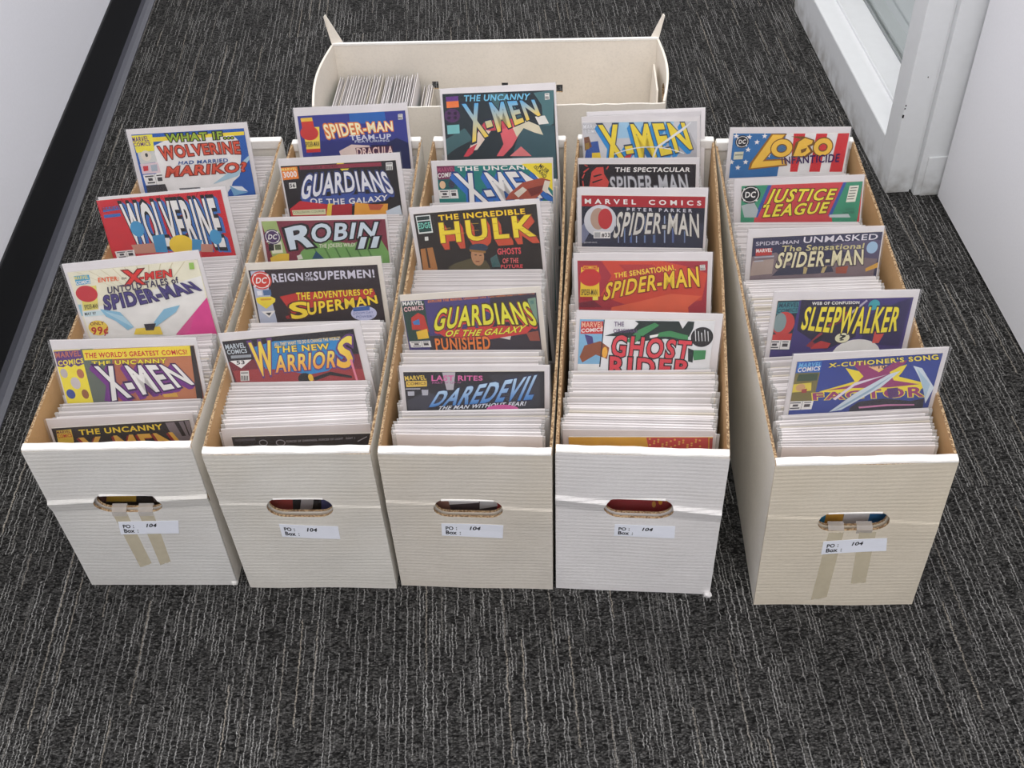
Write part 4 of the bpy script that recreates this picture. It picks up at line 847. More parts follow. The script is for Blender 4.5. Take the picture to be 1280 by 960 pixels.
["E",[32,29,34],[-21.8,25.6,4.9,4.1]],
["P",[170,168,175],[74.8,27.4,87.8,19.9,88.3,21.0,76.0,28.5]],
["P",[80,76,84],[-78.3,17.0,-52.4,16.4,-52.9,20.1,-78.5,21.0]],
["P",[190,70,64],[-52.1,58.6,-14.0,64.3,-23.2,151.0,-63.3,148.9]],
["P",[215,210,212],[-0.5,88.1,18.2,73.6,3.7,144.2,-14.6,151.5]],
["P",[90,90,150],[24.3,70.1,79.9,72.8,66.0,155.7,14.1,153.0]]]],"E1":[3,[-0.0013,0.7056,0.3667,0.2455,0.0799,-0.07],[[32,44,50],[-89.4,8.9,90.2,12.2]],[["P",[62,100,104],[-15.5,12.7,12.6,12.8,37.3,50.7,21.3,71.4,-4.2,41.5]],
["P",[72,112,116],[57.8,14.7,90.2,12.6,87.5,63.8,70.6,73.7,70.1,34.6]],
["P",[62,96,100],[-89.4,80.7,-56.6,64.1,-44.2,82.9,-74.7,96.2,-89.4,106.6]],
["P",[54,84,92],[36.4,61.3,88.7,67.4,88.6,118.1,90.2,262,-0.8,262,17.4,115.0]],
["P",[100,56,130],[-83.9,13.8,-63.6,13.4,-63.9,21.5,-83.9,21.9]],
["P",[230,120,60],[-83.8,21.2,-63.8,20.8,-63.5,30.8,-83.6,31.2]],
["E",[78,42,88],[-75.7,43.4,12.8,11.1]],
["E",[40,20,50],[-80.3,39.6,2.9,2.5]],
["E",[40,20,50],[-70.3,40.1,2.9,2.5]],
["E",[40,20,50],[-81.1,46.7,2.8,2.5]],
["E",[40,20,50],[-71.1,47.2,2.8,2.5]],
["P",[120,185,185],[-85.4,58.4,-65.2,57.9,-65.4,72.0,-85.3,72.6]],
["P",[228,226,220],[75.7,16.7,83.0,16.4,83.0,26.1,75.6,26.5]],
["P",[32,28,31],[76.3,21.1,76.9,21.2,76.9,25.5,76.3,25.5]],
["P",[32,28,31],[77.4,21.2,78.1,21.2,78.1,25.5,77.5,25.5]],
["P",[32,28,31],[78.6,21.2,79.3,21.3,79.3,25.6,78.6,25.6]],
["P",[32,28,31],[79.8,21.3,80.5,21.3,80.5,25.7,79.8,25.6]],
["P",[32,28,31],[81.0,21.4,81.6,21.4,81.7,25.7,81.0,25.7]],
["P",[90,90,90],[76.6,17.9,81.8,18.0,81.7,19.0,76.6,18.9]],
["T","THE UNCANNY",[116,190,222],[-54.7,22.0,49.3,25.1,52.2,15.5,-53.6,12.9],{"b":0.05}],
["P",[200,70,84],[-35.6,69.4,-23.4,55.6,8.9,52.1,36.9,54.9,21.6,67.8,-14.2,70.5,-33.1,79.7]],
["P",[226,205,190],[-44.2,82.9,-31.8,67.1,-14.2,70.5,-38.8,99.6,-53.4,100.8]],
["P",[216,96,104],[-0.0,71.1,29.5,59.2,35.4,72.1,19.0,96.7,3.3,111.4,-7.5,111.0,5.1,92.4]],
["P",[200,62,76],[-61.6,109.3,-53.0,97.1,-37.8,89.7,-46.6,104.8,-54.4,109.6]],
["P",[216,120,120],[14.1,111.9,33.3,97.3,49.8,113.5]],
["P",[214,204,176],[21.6,67.8,43.8,56.3,64.2,66.2,70.1,80.9,56.3,76.6,39.3,68.6,27.4,82.5]],
["P",[226,222,214],[58.3,51.7,74.1,50.7,80.2,63.4,64.3,64.5]],
["T","X-MEN",[240,205,70],[-44.4,84.7,66.2,49.2,58.2,26.3,-56.8,28.3],{"b":0.06,"o":[[30,40,60],0.05],"g":[90,172,220]}]]],"E2":[3,[-0.0019,0.5594,0.3254,0.24,0.0156,0.0154],[[36,126,120],[-85.2,8.5,91.8,11.2]],[["P",[118,48,84],[-85.2,8.8,-57.8,8.6,-57.4,29.9,-84.4,30.6]],
["T","MARVEL",[180,90,120],[-84.0,17.9,-57.8,17.3,-58.0,11.0,-84.2,11.6],{"b":0.04}],
["T","COMICS",[236,233,228],[-84.1,27.8,-57.8,25.7,-57.9,18.7,-84.2,20.7],{"b":0.05}],
["P",[30,90,90],[-84.4,30.6,-56.8,30.3,-55.2,46.3,-83.6,46.2]],
["E",[225,190,150],[-78.3,39.2,4.7,6.4]],
["E",[60,60,80],[-64.1,38.9,4.7,6.4]],
["P",[232,230,226],[-85.2,47.6,-56.0,47.3,-54.7,62.0,-84.9,61.9]],
["P",[70,66,70],[-83.2,49.3,-70.7,49.2,-70.6,50.9,-83.1,51.0]],
["P",[70,66,70],[-79.4,52.5,-72.9,52.5,-72.6,56.1,-79.2,56.1]],
["P",[70,66,70],[-81.5,57.9,-70.1,57.9,-69.9,59.8,-81.4,59.8]],
["P",[70,66,70],[-69.1,47.4,-68.6,47.4,-67.5,62.0,-67.9,62.0]],
["P",[70,66,70],[-66.5,49.2,-58.2,49.1,-58.1,50.6,-66.4,50.6]],
["P",[70,66,70],[-65.7,52.5,-58.5,52.5,-58.1,57.6,-65.3,57.6]],
["T","THE UNCANNY",[236,233,228],[-52.5,17.4,75.4,17.6,74.3,11.4,-52.6,10.5],{"b":0.06}],
["T","X-MEN",[236,233,228],[-36.8,73.7,95.4,61.1,66.6,22.3,-58.2,22.9],{"b":0.05,"o":[[30,60,120],0.05],"x":[[50,110,190],-4.1,8.8,4]}],
["P",[238,216,60],[45.3,8.5,91.8,8.5,91.8,53.2,77.7,37.6]],
["T","MUIR",[40,40,40],[70.9,14.7,83.7,26.2,87.9,20.8,75.0,9.3],{"b":0.05}],
["T","ISLAND",[40,40,40],[63.6,14.5,79.5,33.1,83.7,29.0,67.7,11.2],{"b":0.05}],
["P",[170,82,62],[25.1,55.6,46.0,38.5,76.3,31.6,88.8,36.2,80.6,50.1,65.0,65.6,17.8,66.1]],
["P",[226,216,200],[31.8,55.8,45.7,45.5,52.2,51.0,38.2,63.1]],
["P",[120,50,44],[52.2,49.3,79.2,43.0,72.0,56.9,58.4,61.9]],
["P",[226,216,200],[80.1,35.9,88.7,37.9,82.1,57.2,75.6,51.7]]]],"E3":[3,[-0.015,0.4017,0.3577,0.2396,0.0805,-0.0132],[[46,40,37],[-87.7,10.5,88.6,7.7]],[["P",[222,226,222],[-85.0,13.3,-63.9,12.9,-63.4,40.3,-84.4,41.1]],
["P",[46,60,58],[-83.6,14.7,-65.4,14.4,-65.5,20.0,-83.6,20.7]],
["P",[40,70,66],[-83.5,22.1,-65.1,21.4,-65.0,38.1,-83.1,38.9]],
["T","EDGE",[120,200,180],[-83.3,33.5,-65.4,32.4,-66.1,24.0,-83.2,24.8],{"b":0.04}],
["P",[222,222,216],[-76.6,46.1,-71.5,45.8,-71.7,51.8,-76.9,52.2]],
["P",[176,120,70],[-85.4,64.5,-67.3,63.1,-65.0,96.0,-73.3,164.9,-87.7,163.6]],
["P",[70,50,36],[-78.3,64.0,-75.7,63.8,-74.8,95.3,-78.0,95.1]],
["T","THE INCREDIBLE",[244,210,50],[-52.1,22.4,71.1,21.1,70.9,13.2,-52.2,14.4],{"b":0.07,"o":[[120,50,30],0.04]}],
["T","HULK",[238,214,58],[-53.1,56.6,80.7,55.3,80.0,24.0,-52.4,27.0],{"b":0.1,"o":[[110,60,30],0.03],"x":[[205,84,58],4.4,10.6,6]}],
["P",[190,150,40],[-49.4,34.6,-36.8,34.5,-36.9,35.2,-49.5,35.2]],
["P",[190,150,40],[-50.1,44.6,-37.5,44.6,-37.6,45.2,-50.2,45.3]],
["P",[190,150,40],[-29.5,43.7,-17.6,43.7,-17.7,44.3,-29.6,44.4]],
["P",[190,150,40],[-7.4,30.3,3.8,30.2,3.7,30.9,-7.5,30.9]],
["P",[190,150,40],[-8.2,40.9,3.1,40.9,3.0,41.5,-8.2,41.5]],
["P",[190,150,40],[-3.9,52.3,14.9,52.2,14.8,52.9,-4.0,52.9]],
["P",[190,150,40],[23.4,32.5,34.0,32.5,33.9,33.1,23.4,33.1]],
["P",[190,150,40],[23.7,44.2,36.1,44.1,36.1,44.8,23.6,44.8]],
["P",[190,150,40],[54.6,31.4,63.9,31.4,63.8,32.1,54.5,32.1]],
["P",[190,150,40],[54.9,43.1,67.3,43.0,67.3,43.7,54.8,43.7]],
["P",[190,150,40],[65.0,50.5,76.2,50.4,76.1,51.1,64.9,51.2]],
["P",[92,84,60],[-47.6,95.5,-37.2,89.9,-15.8,84.5,7.4,88.9,12.5,99.6,14.0,170.6,-57.1,165.9]],
["E",[184,136,98],[-3.7,81.2,9.4,15.1]],
["E",[52,66,84],[-0.9,68.4,13.8,6.8]],
["P",[150,110,60],[-14.3,69.5,9.2,73.9,8.2,77.3,-14.1,73.0]],
["P",[60,44,38],[-7.7,78.2,-4.6,78.4,-4.8,79.8,-7.9,79.6]],
["P",[60,44,38],[-0.9,79.4,2.2,79.6,2.1,80.9,-1.1,80.7]],
["P",[110,50,44],[-7.7,88.5,-1.4,89.0,-2.2,90.3,-7.3,89.9]],
["P",[70,100,100],[14.1,85.9,24.3,79.8,28.3,100.7,15.7,99.8]],
["T","GHOSTS",[226,90,96],[25.8,80.5,59.4,81.5,59.7,72.0,26.2,71.4],{"b":0.05}],
["T","OF THE",[226,110,110],[31.5,94.7,54.2,95.6,54.9,88.1,32.3,87.2],{"b":0.05}],
["T","FUTURE",[226,90,96],[28.1,102.4,59.6,103.9,60.1,98.7,28.7,97.3],{"b":0.05}]]],"E4":[3,[-0.007,0.2261,0.3452,0.2291,0.0743,-0.0017],[[74,66,120],[-92.2,9.2,86.9,8.8]],[["P",[56,50,64],[26.4,9.0,86.9,9.1,86.0,91.5,86.9,248.2,-3.0,243.0]],
["P",[60,54,62],[-61.0,63.4,86.9,67.0,86.9,91.6,86.9,248.2,-85.8,238.3]],
["P",[120,150,130],[75.1,16.8,85.7,15.4,85.3,54.7,79.1,36.3,74.5,34.5]],
["P",[90,130,120],[78.0,19.9,82.8,19.4,82.8,24.7,78.0,25.2]],
["P",[226,222,216],[30.7,66.3,49.5,66.0,45.7,76.5,32.7,72.6]],
["P",[150,80,66],[68.1,67.3,84.4,65.3,85.6,80.7,72.3,79.8]],
["P",[44,72,64],[-92.2,9.8,-61.5,10.1,-61.4,70.1,-90.7,70.1]],
["P",[190,60,50],[-82.5,34.4,-72.1,27.6,-64.7,32.6,-61.5,57.2,-73.2,53.3,-83.9,52.6]],
["P",[70,120,180],[-81.6,40.6,-72.1,36.7,-72.0,45.8,-80.1,45.2]],
["P",[232,190,60],[-79.0,56.0,-63.5,52.5,-62.9,66.9,-78.0,67.8]],
["T","MARVEL",[236,233,228],[-90.7,15.5,-63.1,15.6,-63.3,10.0,-90.4,9.9],{"b":0.05}],
["T","COMICS",[226,190,190],[-90.0,24.9,-63.9,23.1,-63.8,17.1,-90.1,18.3],{"b":0.05,"o":[[110,30,44],0.06]}],
["P",[232,230,226],[-90.4,70.1,-62.0,70.7,-61.5,80.7,-89.1,79.5]],
["P",[70,66,70],[-88.0,71.3,-76.1,71.6,-76.0,72.7,-87.8,72.4]],
["P",[70,66,70],[-84.3,73.5,-78.1,73.7,-77.9,76.1,-84.0,75.9]],
["P",[70,66,70],[-86.1,77.0,-75.6,77.4,-75.4,78.6,-86.0,78.2]],
["P",[70,66,70],[-74.5,70.4,-74.1,70.4,-73.2,80.2,-73.6,80.2]],
["P",[70,66,70],[-72.1,71.7,-64.2,71.8,-64.2,72.8,-72.1,72.6]],
["P",[70,66,70],[-71.4,73.9,-64.7,74.1,-64.5,77.6,-71.1,77.3]],
["T","EXPLORE THE MARVEL UNIVERSE LIKE YOU NEVER DID IT WITH THE",[222,130,70],[-56.6,13.4,84.7,10.1,84.5,6.6,-56.1,9.9],{"b":0.04}],
["P",[206,66,62],[-52.4,56.2,82.7,54.6,68.6,68.2,16.3,74.0,-16.0,72.5,-42.2,65.2]],
["T","GUARDIANS",[226,220,60],[-56.7,56.3,84.6,56.5,74.6,21.8,-44.2,24.4],{"b":0.04,"o":[[80,60,30],0.06],"x":[[206,66,62],0.0,3.5,2],"mb":5.8,"mt":1.9}],
["T","OF THE GALAXY",[232,226,70],[-41.1,65.3,63.6,64.8,69.8,55.5,-36.7,56.4],{"b":0.05,"o":[[110,40,30],0.05],"mb":-1.9,"mt":-1.9}],
["T","PUNISHED",[232,130,60],[-55.3,84.8,17.9,88.3,18.5,69.2,-55.1,68.1],{"b":0.05,"o":[[32,28,31],0.05]}]]],"E5":[3,[0.0084,0.0995,0.3308,0.2346,-0.0205,0.043],[[31,31,39],[-88.5,8.9,87.0,8.8]],[["P",[186,182,188],[-40.0,9.7,-23.6,9.5,-27.4,37.5,-35.9,37.5]],
["P",[60,60,72],[-86.6,54.5,-61.7,39.7,-39.6,51.7,-63.4,69.0,-86.3,69.0]],
["P",[50,50,60],[17.0,13.7,81.5,12.5,81.2,67.1,45.8,67.0]],
["T","MARVEL",[232,200,80],[-86.9,22.0,-60.6,20.6,-60.9,13.9,-87.2,15.3],{"b":0.05}],
["P",[226,190,80],[-86.2,23.2,-59.9,22.1,-60.2,31.5,-86.4,32.6]],
["T","COMICS",[120,90,40],[-85.2,29.6,-61.5,28.5,-61.3,24.4,-84.9,25.2],{"b":0.04}],
["P",[180,180,190],[-87.5,34.6,-68.9,34.4,-69.0,36.2,-87.6,36.4]],
["P",[180,180,190],[-85.3,39.6,-76.8,39.4,-77.2,46.2,-85.3,46.5]],
["P",[180,180,190],[-67.5,36.8,-59.0,36.8,-60.0,45.7,-67.1,45.9]],
["T","LAST RITES",[222,108,168],[-53.7,22.7,9.7,22.4,10.0,15.1,-53.2,14.0],{"b":0.04}],
["T","PART IV OF IV",[170,90,140],[-53.4,27.4,-17.1,27.0,-17.0,24.0,-53.3,24.2],{"b":0.02}],
["T","DAREDEVIL",[60,130,200],[-59.3,64.2,70.7,52.1,84.0,14.0,-46.1,40.4],{"b":0.06,"o":[[20,40,90],0.04],"g":[186,216,240]}],
["T","THE MAN WITHOUT FEAR!",[224,228,236],[-49.4,69.7,62.3,62.8,64.2,56.2,-46.1,64.0],{"b":0.06}],
["E",[214,90,160],[33.6,69.3,20.8,7.9]]]],"F1":[4,[-0.0084,0.679,0.3287,0.2409,0.0464,0.0223],[[204,203,206],[-92.1,9.2,88.5,15.5]],[["P",[160,198,222],[-43.9,11.5,52.4,14.5,49.3,26.7,36.6,37.7,-42.9,37.3]],
["P",[180,178,182],[49.3,38.3,77.7,33.0,88.5,56.6,88.5,75.1,88.5,262,2.0,262,36.5,57.6]],
["T","MARVEL",[236,236,238],[-91.0,19.8,-63.5,20.4,-63.6,13.2,-91.3,12.6],{"b":0.04,"o":[[130,128,132],0.06]}],
["T","COMICS",[236,236,238],[-89.3,26.5,-63.1,27.1,-63.6,21.8,-89.7,21.2],{"b":0.04,"o":[[130,128,132],0.06]}],
["P",[60,90,160],[-86.4,41.9,-68.6,40.1,-64.7,68.1,-90.6,66.9]],
["P",[232,200,60],[-78.9,59.0,-66.0,58.9,-64.7,68.1,-79.2,67.4]],
["P",[120,80,60],[-90.9,33.4,-82.8,32.1,-78.6,49.0,-90.1,55.1]],
["P",[150,120,60],[-89.6,43.4,-83.2,42.1,-82.6,52.1,-89.1,53.5]],
["T","X-MEN",[238,212,66],[-52.2,82.2,80.4,58.2,68.1,18.8,-66.0,17.0],{"b":0.07,"o":[[60,70,90],0.04],"x":[[52,140,205],-4.5,6.7,5]}],
["P",[226,226,228],[-43.6,61.8,-32.2,58.2,-21.0,55.4,-9.7,53.5,1.5,52.6,12.7,52.5,23.8,53.3,34.9,55.0,46.1,57.7,57.2,61.2,68.4,65.6,68.4,67.3,57.2,62.9,46.1,59.3,34.9,56.7,23.8,55.0,12.6,54.2,1.5,54.2,-9.7,55.2,-21.0,57.1,-32.3,59.8,-43.6,63.5]],
["P",[226,226,228],[17.3,71.8,23.8,53.7,65.0,25.8,79.1,16.1,80.0,17.4,68.2,28.6,26.3,55.8,19.8,71.9]],
["P",[190,60,60],[-26.0,66.5,-14.7,63.6,-18.1,71.9,-27.7,71.5]]]],"F2":[4,[-0.0105,0.5887,0.3067,0.2391,0.0468,-0.0417],[[35,29,33],[-92.2,9.7,88.3,10.9]],[["P",[206,74,66],[-76.9,48.6,-72.3,22.2,-64.6,15.1,-54.0,14.5,-53.0,25.6,-45.4,38.8,-47.7,48.7]],
["P",[35,29,33],[-70.2,28.8,-57.6,25.6,-56.1,27.5,-68.7,31.4]],
["P",[35,29,33],[-72.0,38.7,-56.2,33.8,-55.6,35.4,-71.1,41.3]],
["P",[206,74,66],[-85.4,22.1,-77.1,15.6,-75.9,16.9,-84.2,24.1]],
["P",[206,74,66],[-88.1,32.0,-84.2,24.8,-83.0,25.4,-86.3,33.6]],
["P",[206,74,66],[-86.4,48.6,-87.6,36.9,-85.7,36.6,-84.5,48.6]],
["P",[206,74,66],[-49.7,17.4,-46.6,12.6,-45.3,13.6,-48.5,19.1]],
["P",[206,74,66],[-79.2,14.0,-83.8,10.7,-82.0,10.1,-77.7,13.0]],
["T","THE SPECTACULAR",[236,233,228],[-35.8,22.4,78.9,23.1,79.7,16.0,-35.1,15.3],{"b":0.06}],
["T","SPIDER-MAN",[198,198,202],[-43.4,57.1,78.5,57.4,74.1,27.6,-43.7,30.9],{"b":0.03,"o":[[90,90,96],0.05]}]]],"F3":[4,[-0.0044,0.4516,0.3476,0.2428,0.017,0.0006],[[52,54,72],[-87.1,11.6,89.9,13.6]],[["P",[168,38,46],[-87.1,11.6,89.9,13.6,89.9,30.9,-87.1,28.2]],
["P",[36,38,52],[-87.1,28.2,89.9,30.9,89.7,55.0,3.1,42.9,-87.1,46.2]],
["P",[120,140,180],[-25.7,42.9,-24.0,42.9,-23.4,85.5,-25.2,85.5]],
["P",[90,110,160],[-17.1,42.9,-14.2,42.9,-13.5,85.5,-16.4,85.5]],
["P",[170,185,210],[-8.4,42.9,-7.0,42.9,-6.1,85.4,-7.6,85.4]],
["P",[110,130,170],[3.1,42.9,5.4,42.9,6.4,85.4,4.1,85.4]],
["P",[90,110,150],[16.1,42.8,19.5,42.8,20.7,85.3,17.2,85.3]],
["P",[150,165,195],[31.9,42.8,33.6,42.8,35.0,85.2,33.2,85.2]],
["P",[90,105,150],[43.4,42.8,46.2,42.8,47.7,85.1,44.8,85.1]],
["P",[110,125,160],[60.5,42.7,62.3,42.7,64.0,85.0,62.2,85.1]],
["P",[140,150,185],[-34.4,43.0,-33.0,43.0,-32.5,85.6,-33.9,85.6]],
["P",[120,125,150],[-87.1,58.8,-75.0,43.1,-72.1,61.9,-84.0,85.8,-87.1,85.8]],
["T","M A R V E L    C O M I C S",[236,233,228],[-82.2,23.9,84.1,26.7,83.7,19.6,-82.2,16.8],{"b":0.05}],
["T","P E T E R   P A R K E R",[206,206,214],[-21.5,35.5,71.7,37.1,71.5,32.2,-21.6,30.5],{"b":0.04}],
["E",[206,206,210],[-59.9,50.9,23.8,25.2]],
["E",[178,150,132],[-62.8,47.7,11.6,17.0]],
["E",[186,54,56],[-52.9,47.7,10.4,16.3]],
["P",[236,233,228],[-69.8,67.6,-45.2,67.5,-45.2,78.3,-69.8,78.4]],
["P",[170,170,170],[-68.6,68.9,-59.8,68.8,-59.8,77.1,-68.6,77.1]],
["T","#33",[32,28,31],[-58.1,76.1,-46.3,76.1,-46.4,69.7,-58.1,69.8],{"b":0.06}],
["T","SPIDER-MAN",[214,210,200],[-41.3,77.6,83.5,76.4,81.0,40.2,-33.9,37.4],{"b":0.03,"o":[[60,58,66],0.06],"mb":7.0}],
["T","JENKINS",[200,200,205],[-84.5,86.2,-64.8,86.0,-64.8,83.8,-84.5,83.9],{}]]],"F4":[4,[-0.003,0.3097,0.342,0.2444,0.0388,-0.0097],[[166,52,64],[-88.1,10.9,87.3,12.9]],[["P",[206,74,56],[-55.4,11.5,24.9,12.1,61.2,21.1,87.2,31.3,80.6,72.0,-11.4,82.1,-57.8,64.6,-41.9,33.8]],
["P",[178,60,60],[-32.6,17.1,12.9,17.4,49.5,41.1,-5.2,47.6]],
["P",[222,100,70],[-5.2,73.4,37.7,61.5,80.4,65.1,62.5,82.3,87.3,262,-78.6,262,-42.5,82.0]],
["P",[120,40,56],[-88.1,74.9,-67.2,71.5,-54.9,82.0,-88.1,81.9]],
["P",[236,200,56],[-83.1,20.7,-59.2,20.9,-58.7,65.3,-85.8,66.2]],
["P",[196,56,50],[-80.9,17.4,-60.0,17.5,-60.8,24.9,-81.7,24.8]],
["T","COMICS",[236,200,56],[-80.1,23.4,-61.7,23.6,-61.6,18.9,-80.0,18.7],{"b":0.03}],
["E",[198,54,52],[-71.2,36.4,14.8,13.0]],
["T","SPIDER-MAN",[50,40,30],[-84.2,63.1,-62.1,63.2,-61.9,54.2,-83.9,54.1],{"b":0.03}],
["P",[170,40,44],[-85.8,65.5,-69.6,65.6,-69.7,70.8,-85.9,70.8]],
["P",[240,224,90],[-68.3,65.3,-60.9,65.3,-61.0,70.8,-68.5,70.8]],
["P",[228,226,220],[76.7,18.5,83.5,17.9,84.4,25.9,77.5,26.5]],
["P",[32,28,31],[77.6,22.1,78.2,22.1,78.6,25.5,78.0,25.5]],
["P",[32,28,31],[78.7,22.1,79.4,22.1,79.8,25.5,79.1,25.5]],
["P",[32,28,31],[79.9,22.1,80.5,22.1,80.9,25.5,80.3,25.5]],
["P",[32,28,31],[81.0,22.1,81.6,22.1,82.0,25.5,81.4,25.5]],
["P",[32,28,31],[82.2,22.1,82.8,22.1,83.2,25.5,82.6,25.5]],
["P",[90,90,90],[77.6,19.5,82.7,19.3,82.7,20.1,77.6,20.3]],
["T","THE SENSATIONAL",[242,206,70],[-38.0,36.9,45.0,25.6,43.0,17.6,-38.2,29.8],{"b":0.05}],
["T","SPIDER-MAN",[240,204,58],[-54.1,70.9,76.9,50.1,73.8,21.2,-47.6,44.7],{"b":0.04,"o":[[130,40,40],0.06],"mb":4.4}]]],"F5":[4,[0.0077,0.1914,0.3398,0.2343,-0.0498,0.07],[[226,226,226],[-88.7,12.1,83.6,9.9]],[["P",[126,176,208],[-88.7,12.5,-57.0,12.2,-58.7,78.2,-88.7,79.0]],
["P",[198,60,58],[-87.1,15.4,-58.6,14.6,-58.8,33.0,-87.2,33.8]],
["T","MARVEL",[236,180,150],[-85.9,23.9,-58.7,23.1,-59.1,15.9,-86.2,16.6],{"b":0.06}],
["T","COMICS",[236,233,228],[-86.1,31.8,-59.0,29.0,-59.3,23.8,-86.3,26.5],{"b":0.05}],
["P",[72,60,120],[-81.9,34.3,-71.6,37.4,-69.7,47.3,-76.8,50.9]],
["P",[140,78,50],[-86.8,68.1,-81.2,51.0,-61.1,43.7,-48.9,53.4,-50.9,70.4,-65.9,64.1,-82.9,76.5]],
["E",[232,170,60],[-54.4,60.3,3.5,8.2]],
["P",[32,28,31],[-58.2,12.3,-57.0,12.2,-59.0,82.6,-60.5,82.7]],
["P",[226,226,222],[-88.7,80.4,-60.7,79.6,-60.5,94.7,-88.7,95.6]],
["P",[30,44,42],[-55.7,35.6,-35.9,28.1,-18.8,24.3,-13.6,16.6,-18.4,12.8,37.8,11.9,43.4,22.5,49.3,11.6,57.4,12.0,57.1,21.2,52.8,33.8,40.5,41.5,22.8,38.0,-11.7,43.0,-29.6,36.2]],
["P",[64,136,84],[-28.5,43.5,-12.9,25.8,7.0,14.7,13.1,18.5,-3.8,32.1,-17.3,46.5]],
["P",[64,136,84],[13.9,29.0,27.5,25.9,51.2,32.2,52.0,40.5,28.3,34.5,10.9,35.0]],
["P",[236,233,228],[2.1,33.6,13.5,31.0,11.1,37.0,2.4,37.3]],
["E",[38,38,40],[69.3,34.0,14.4,14.7]],
["P",[220,220,220],[59.1,23.7,60.2,23.7,62.4,40.2,61.5,40.2]],
["P",[220,220,220],[63.3,25.6,64.4,25.6,66.5,40.1,65.6,40.1]],
["P",[220,220,220],[67.5,27.5,68.7,27.4,70.5,40.0,69.6,40.0]],
["P",[220,220,220],[71.1,23.4,72.3,23.4,74.5,39.9,73.7,39.9]],
["P",[220,220,220],[75.4,25.3,76.5,25.2,78.6,39.7,77.7,39.8]],
["P",[64,136,84],[59.0,53.7,76.5,53.2,76.4,66.7,62.0,68.8]],
["P",[30,44,42],[52.9,50.5,60.5,53.7,60.8,72.3,54.8,70.7]],
["T","THE",[96,70,110],[-44.4,21.4,-32.0,21.0,-32.4,14.5,-44.8,14.8],{"b":0.02}],
["T","ORIGINAL",[96,70,110],[-45.0,30.6,-13.2,29.7,-13.6,24.1,-45.3,25.0],{"b":0.02}],
["T","GHOST",[214,66,76],[-45.3,65.5,54.4,66.7,56.4,41.0,-44.2,34.6],{"b":0.09,"o":[[32,28,31],0.06]}],
["T","RIDER",[214,66,76],[-45.9,96.0,56.9,93.0,57.7,70.0,-46.4,66.9],{"b":0.09,"o":[[32,28,31],0.06]}]]],"F6":[4,[-0.0032,0.0481,0.2721,0.1084,0.03,0.0054],[[228,176,62],[-86.5,12.0,90.6,9.6]],[["P",[204,72,66],[9.8,11.5,85.2,10.4,88.2,94.2,23.5,95.5]],
["E",[232,180,90],[14.0,13.6,1.4,1.5]],
["E",[232,180,90],[24.3,18.3,1.4,1.5]],
["E",[232,180,90],[34.6,23.0,1.4,1.5]],
["E",[232,180,90],[44.6,14.3,1.3,1.5]],
["E",[232,180,90],[54.9,19.0,1.3,1.5]],
["E",[232,180,90],[65.2,23.7,1.3,1.4]],
["E",[232,180,90],[75.0,15.0,1.4,1.5]],
["E",[232,180,90],[19.3,20.6,1.4,1.5]],
["E",[232,180,90],[29.6,25.3,1.4,1.5]],
["E",[232,180,90],[39.7,16.6,1.3,1.5]],
["E",[232,180,90],[50.0,21.3,1.3,1.5]],
["E",[232,180,90],[60.3,26.0,1.4,1.5]],
["E",[232,180,90],[70.2,17.3,1.3,1.5]],
["E",[232,180,90],[14.4,22.9,1.4,1.5]],
["E",[232,180,90],[24.5,14.2,1.4,1.5]],
["E",[232,180,90],[34.8,18.9,1.3,1.5]],
["E",[232,180,90],[45.1,23.6,1.3,1.5]],
["E",[232,180,90],[55.0,14.9,1.4,1.5]],
["E",[232,180,90],[65.3,19.6,1.4,1.5]],
["E",[232,180,90],[75.6,24.3,1.4,1.4]],
["E",[232,180,90],[19.6,16.5,1.3,1.5]],
["E",[232,180,90],[29.8,21.2,1.4,1.5]],
["E",[232,180,90],[40.2,25.9,1.3,1.5]],
["E",[232,180,90],[50.1,17.2,1.4,1.5]],
["E",[232,180,90],[60.4,21.9,1.4,1.5]],
["E",[232,180,90],[70.3,13.2,1.3,1.5]],
["P",[170,60,60],[86.5,10.4,90.6,10.4,90.6,134.1,90.6,134.2]],
["P",[170,34,40],[-86.5,52.6,90.6,49.6,90.6,262,-86.5,262]],
["E",[222,160,60],[-56.2,61.7,2.6,5.5]],
["E",[222,160,60],[-37.3,77.4,2.5,5.5]],
["E",[222,160,60],[-18.2,93.2,2.5,5.5]],
["E",[222,160,60],[1.0,109.2,2.6,5.6]],
["E",[222,160,60],[20.5,125.3,2.6,5.7]],
["E",[222,160,60],[40.2,141.7,2.7,5.7]],
["E",[222,160,60],[60.2,158.2,2.6,5.8]],
["E",[222,160,60],[-49.7,178.4,2.7,6.0]],
["E",[222,160,60],[-29.0,72.1,2.6,5.5]],
["E",[222,160,60],[-9.9,87.9,2.5,5.5]],
["E",[222,160,60],[9.3,103.8,2.6,5.6]],
["E",[222,160,60],[28.8,119.8,2.6,5.7]],
["E",[222,160,60],[48.5,136.1,2.6,5.8]],
["E",[222,160,60],[68.4,152.5,2.6,5.9]],
["E",[222,160,60],[-41.0,172.6,2.7,6.0]],
["E",[222,160,60],[-20.7,66.9,2.5,5.4]],
["E",[222,160,60],[-1.7,82.6,2.6,5.5]],
["E",[222,160,60],[17.6,98.4,2.6,5.6]],
["E",[222,160,60],[37.1,114.4,2.5,5.7]],
["E",[222,160,60],[56.7,130.6,2.6,5.7]],
["E",[222,160,60],[-52.0,150.2,2.7,5.8]],
["E",[222,160,60],[-32.3,166.9,2.6,5.9]],
["E",[222,160,60],[-12.5,61.7,2.5,5.4]],
["E",[222,160,60],[6.5,77.3,2.6,5.5]]]],"G1":[5,[-0.0019,0.639,0.3346,0.228,-0.0453,0.0495],[[232,230,228],[-87.6,9.7,91.2,10.2]],[["P",[48,110,168],[-87.6,9.7,-6.3,9.9,-11.6,68.8,-16.0,173.5,-87.6,172.8,-87.6,66.8]],
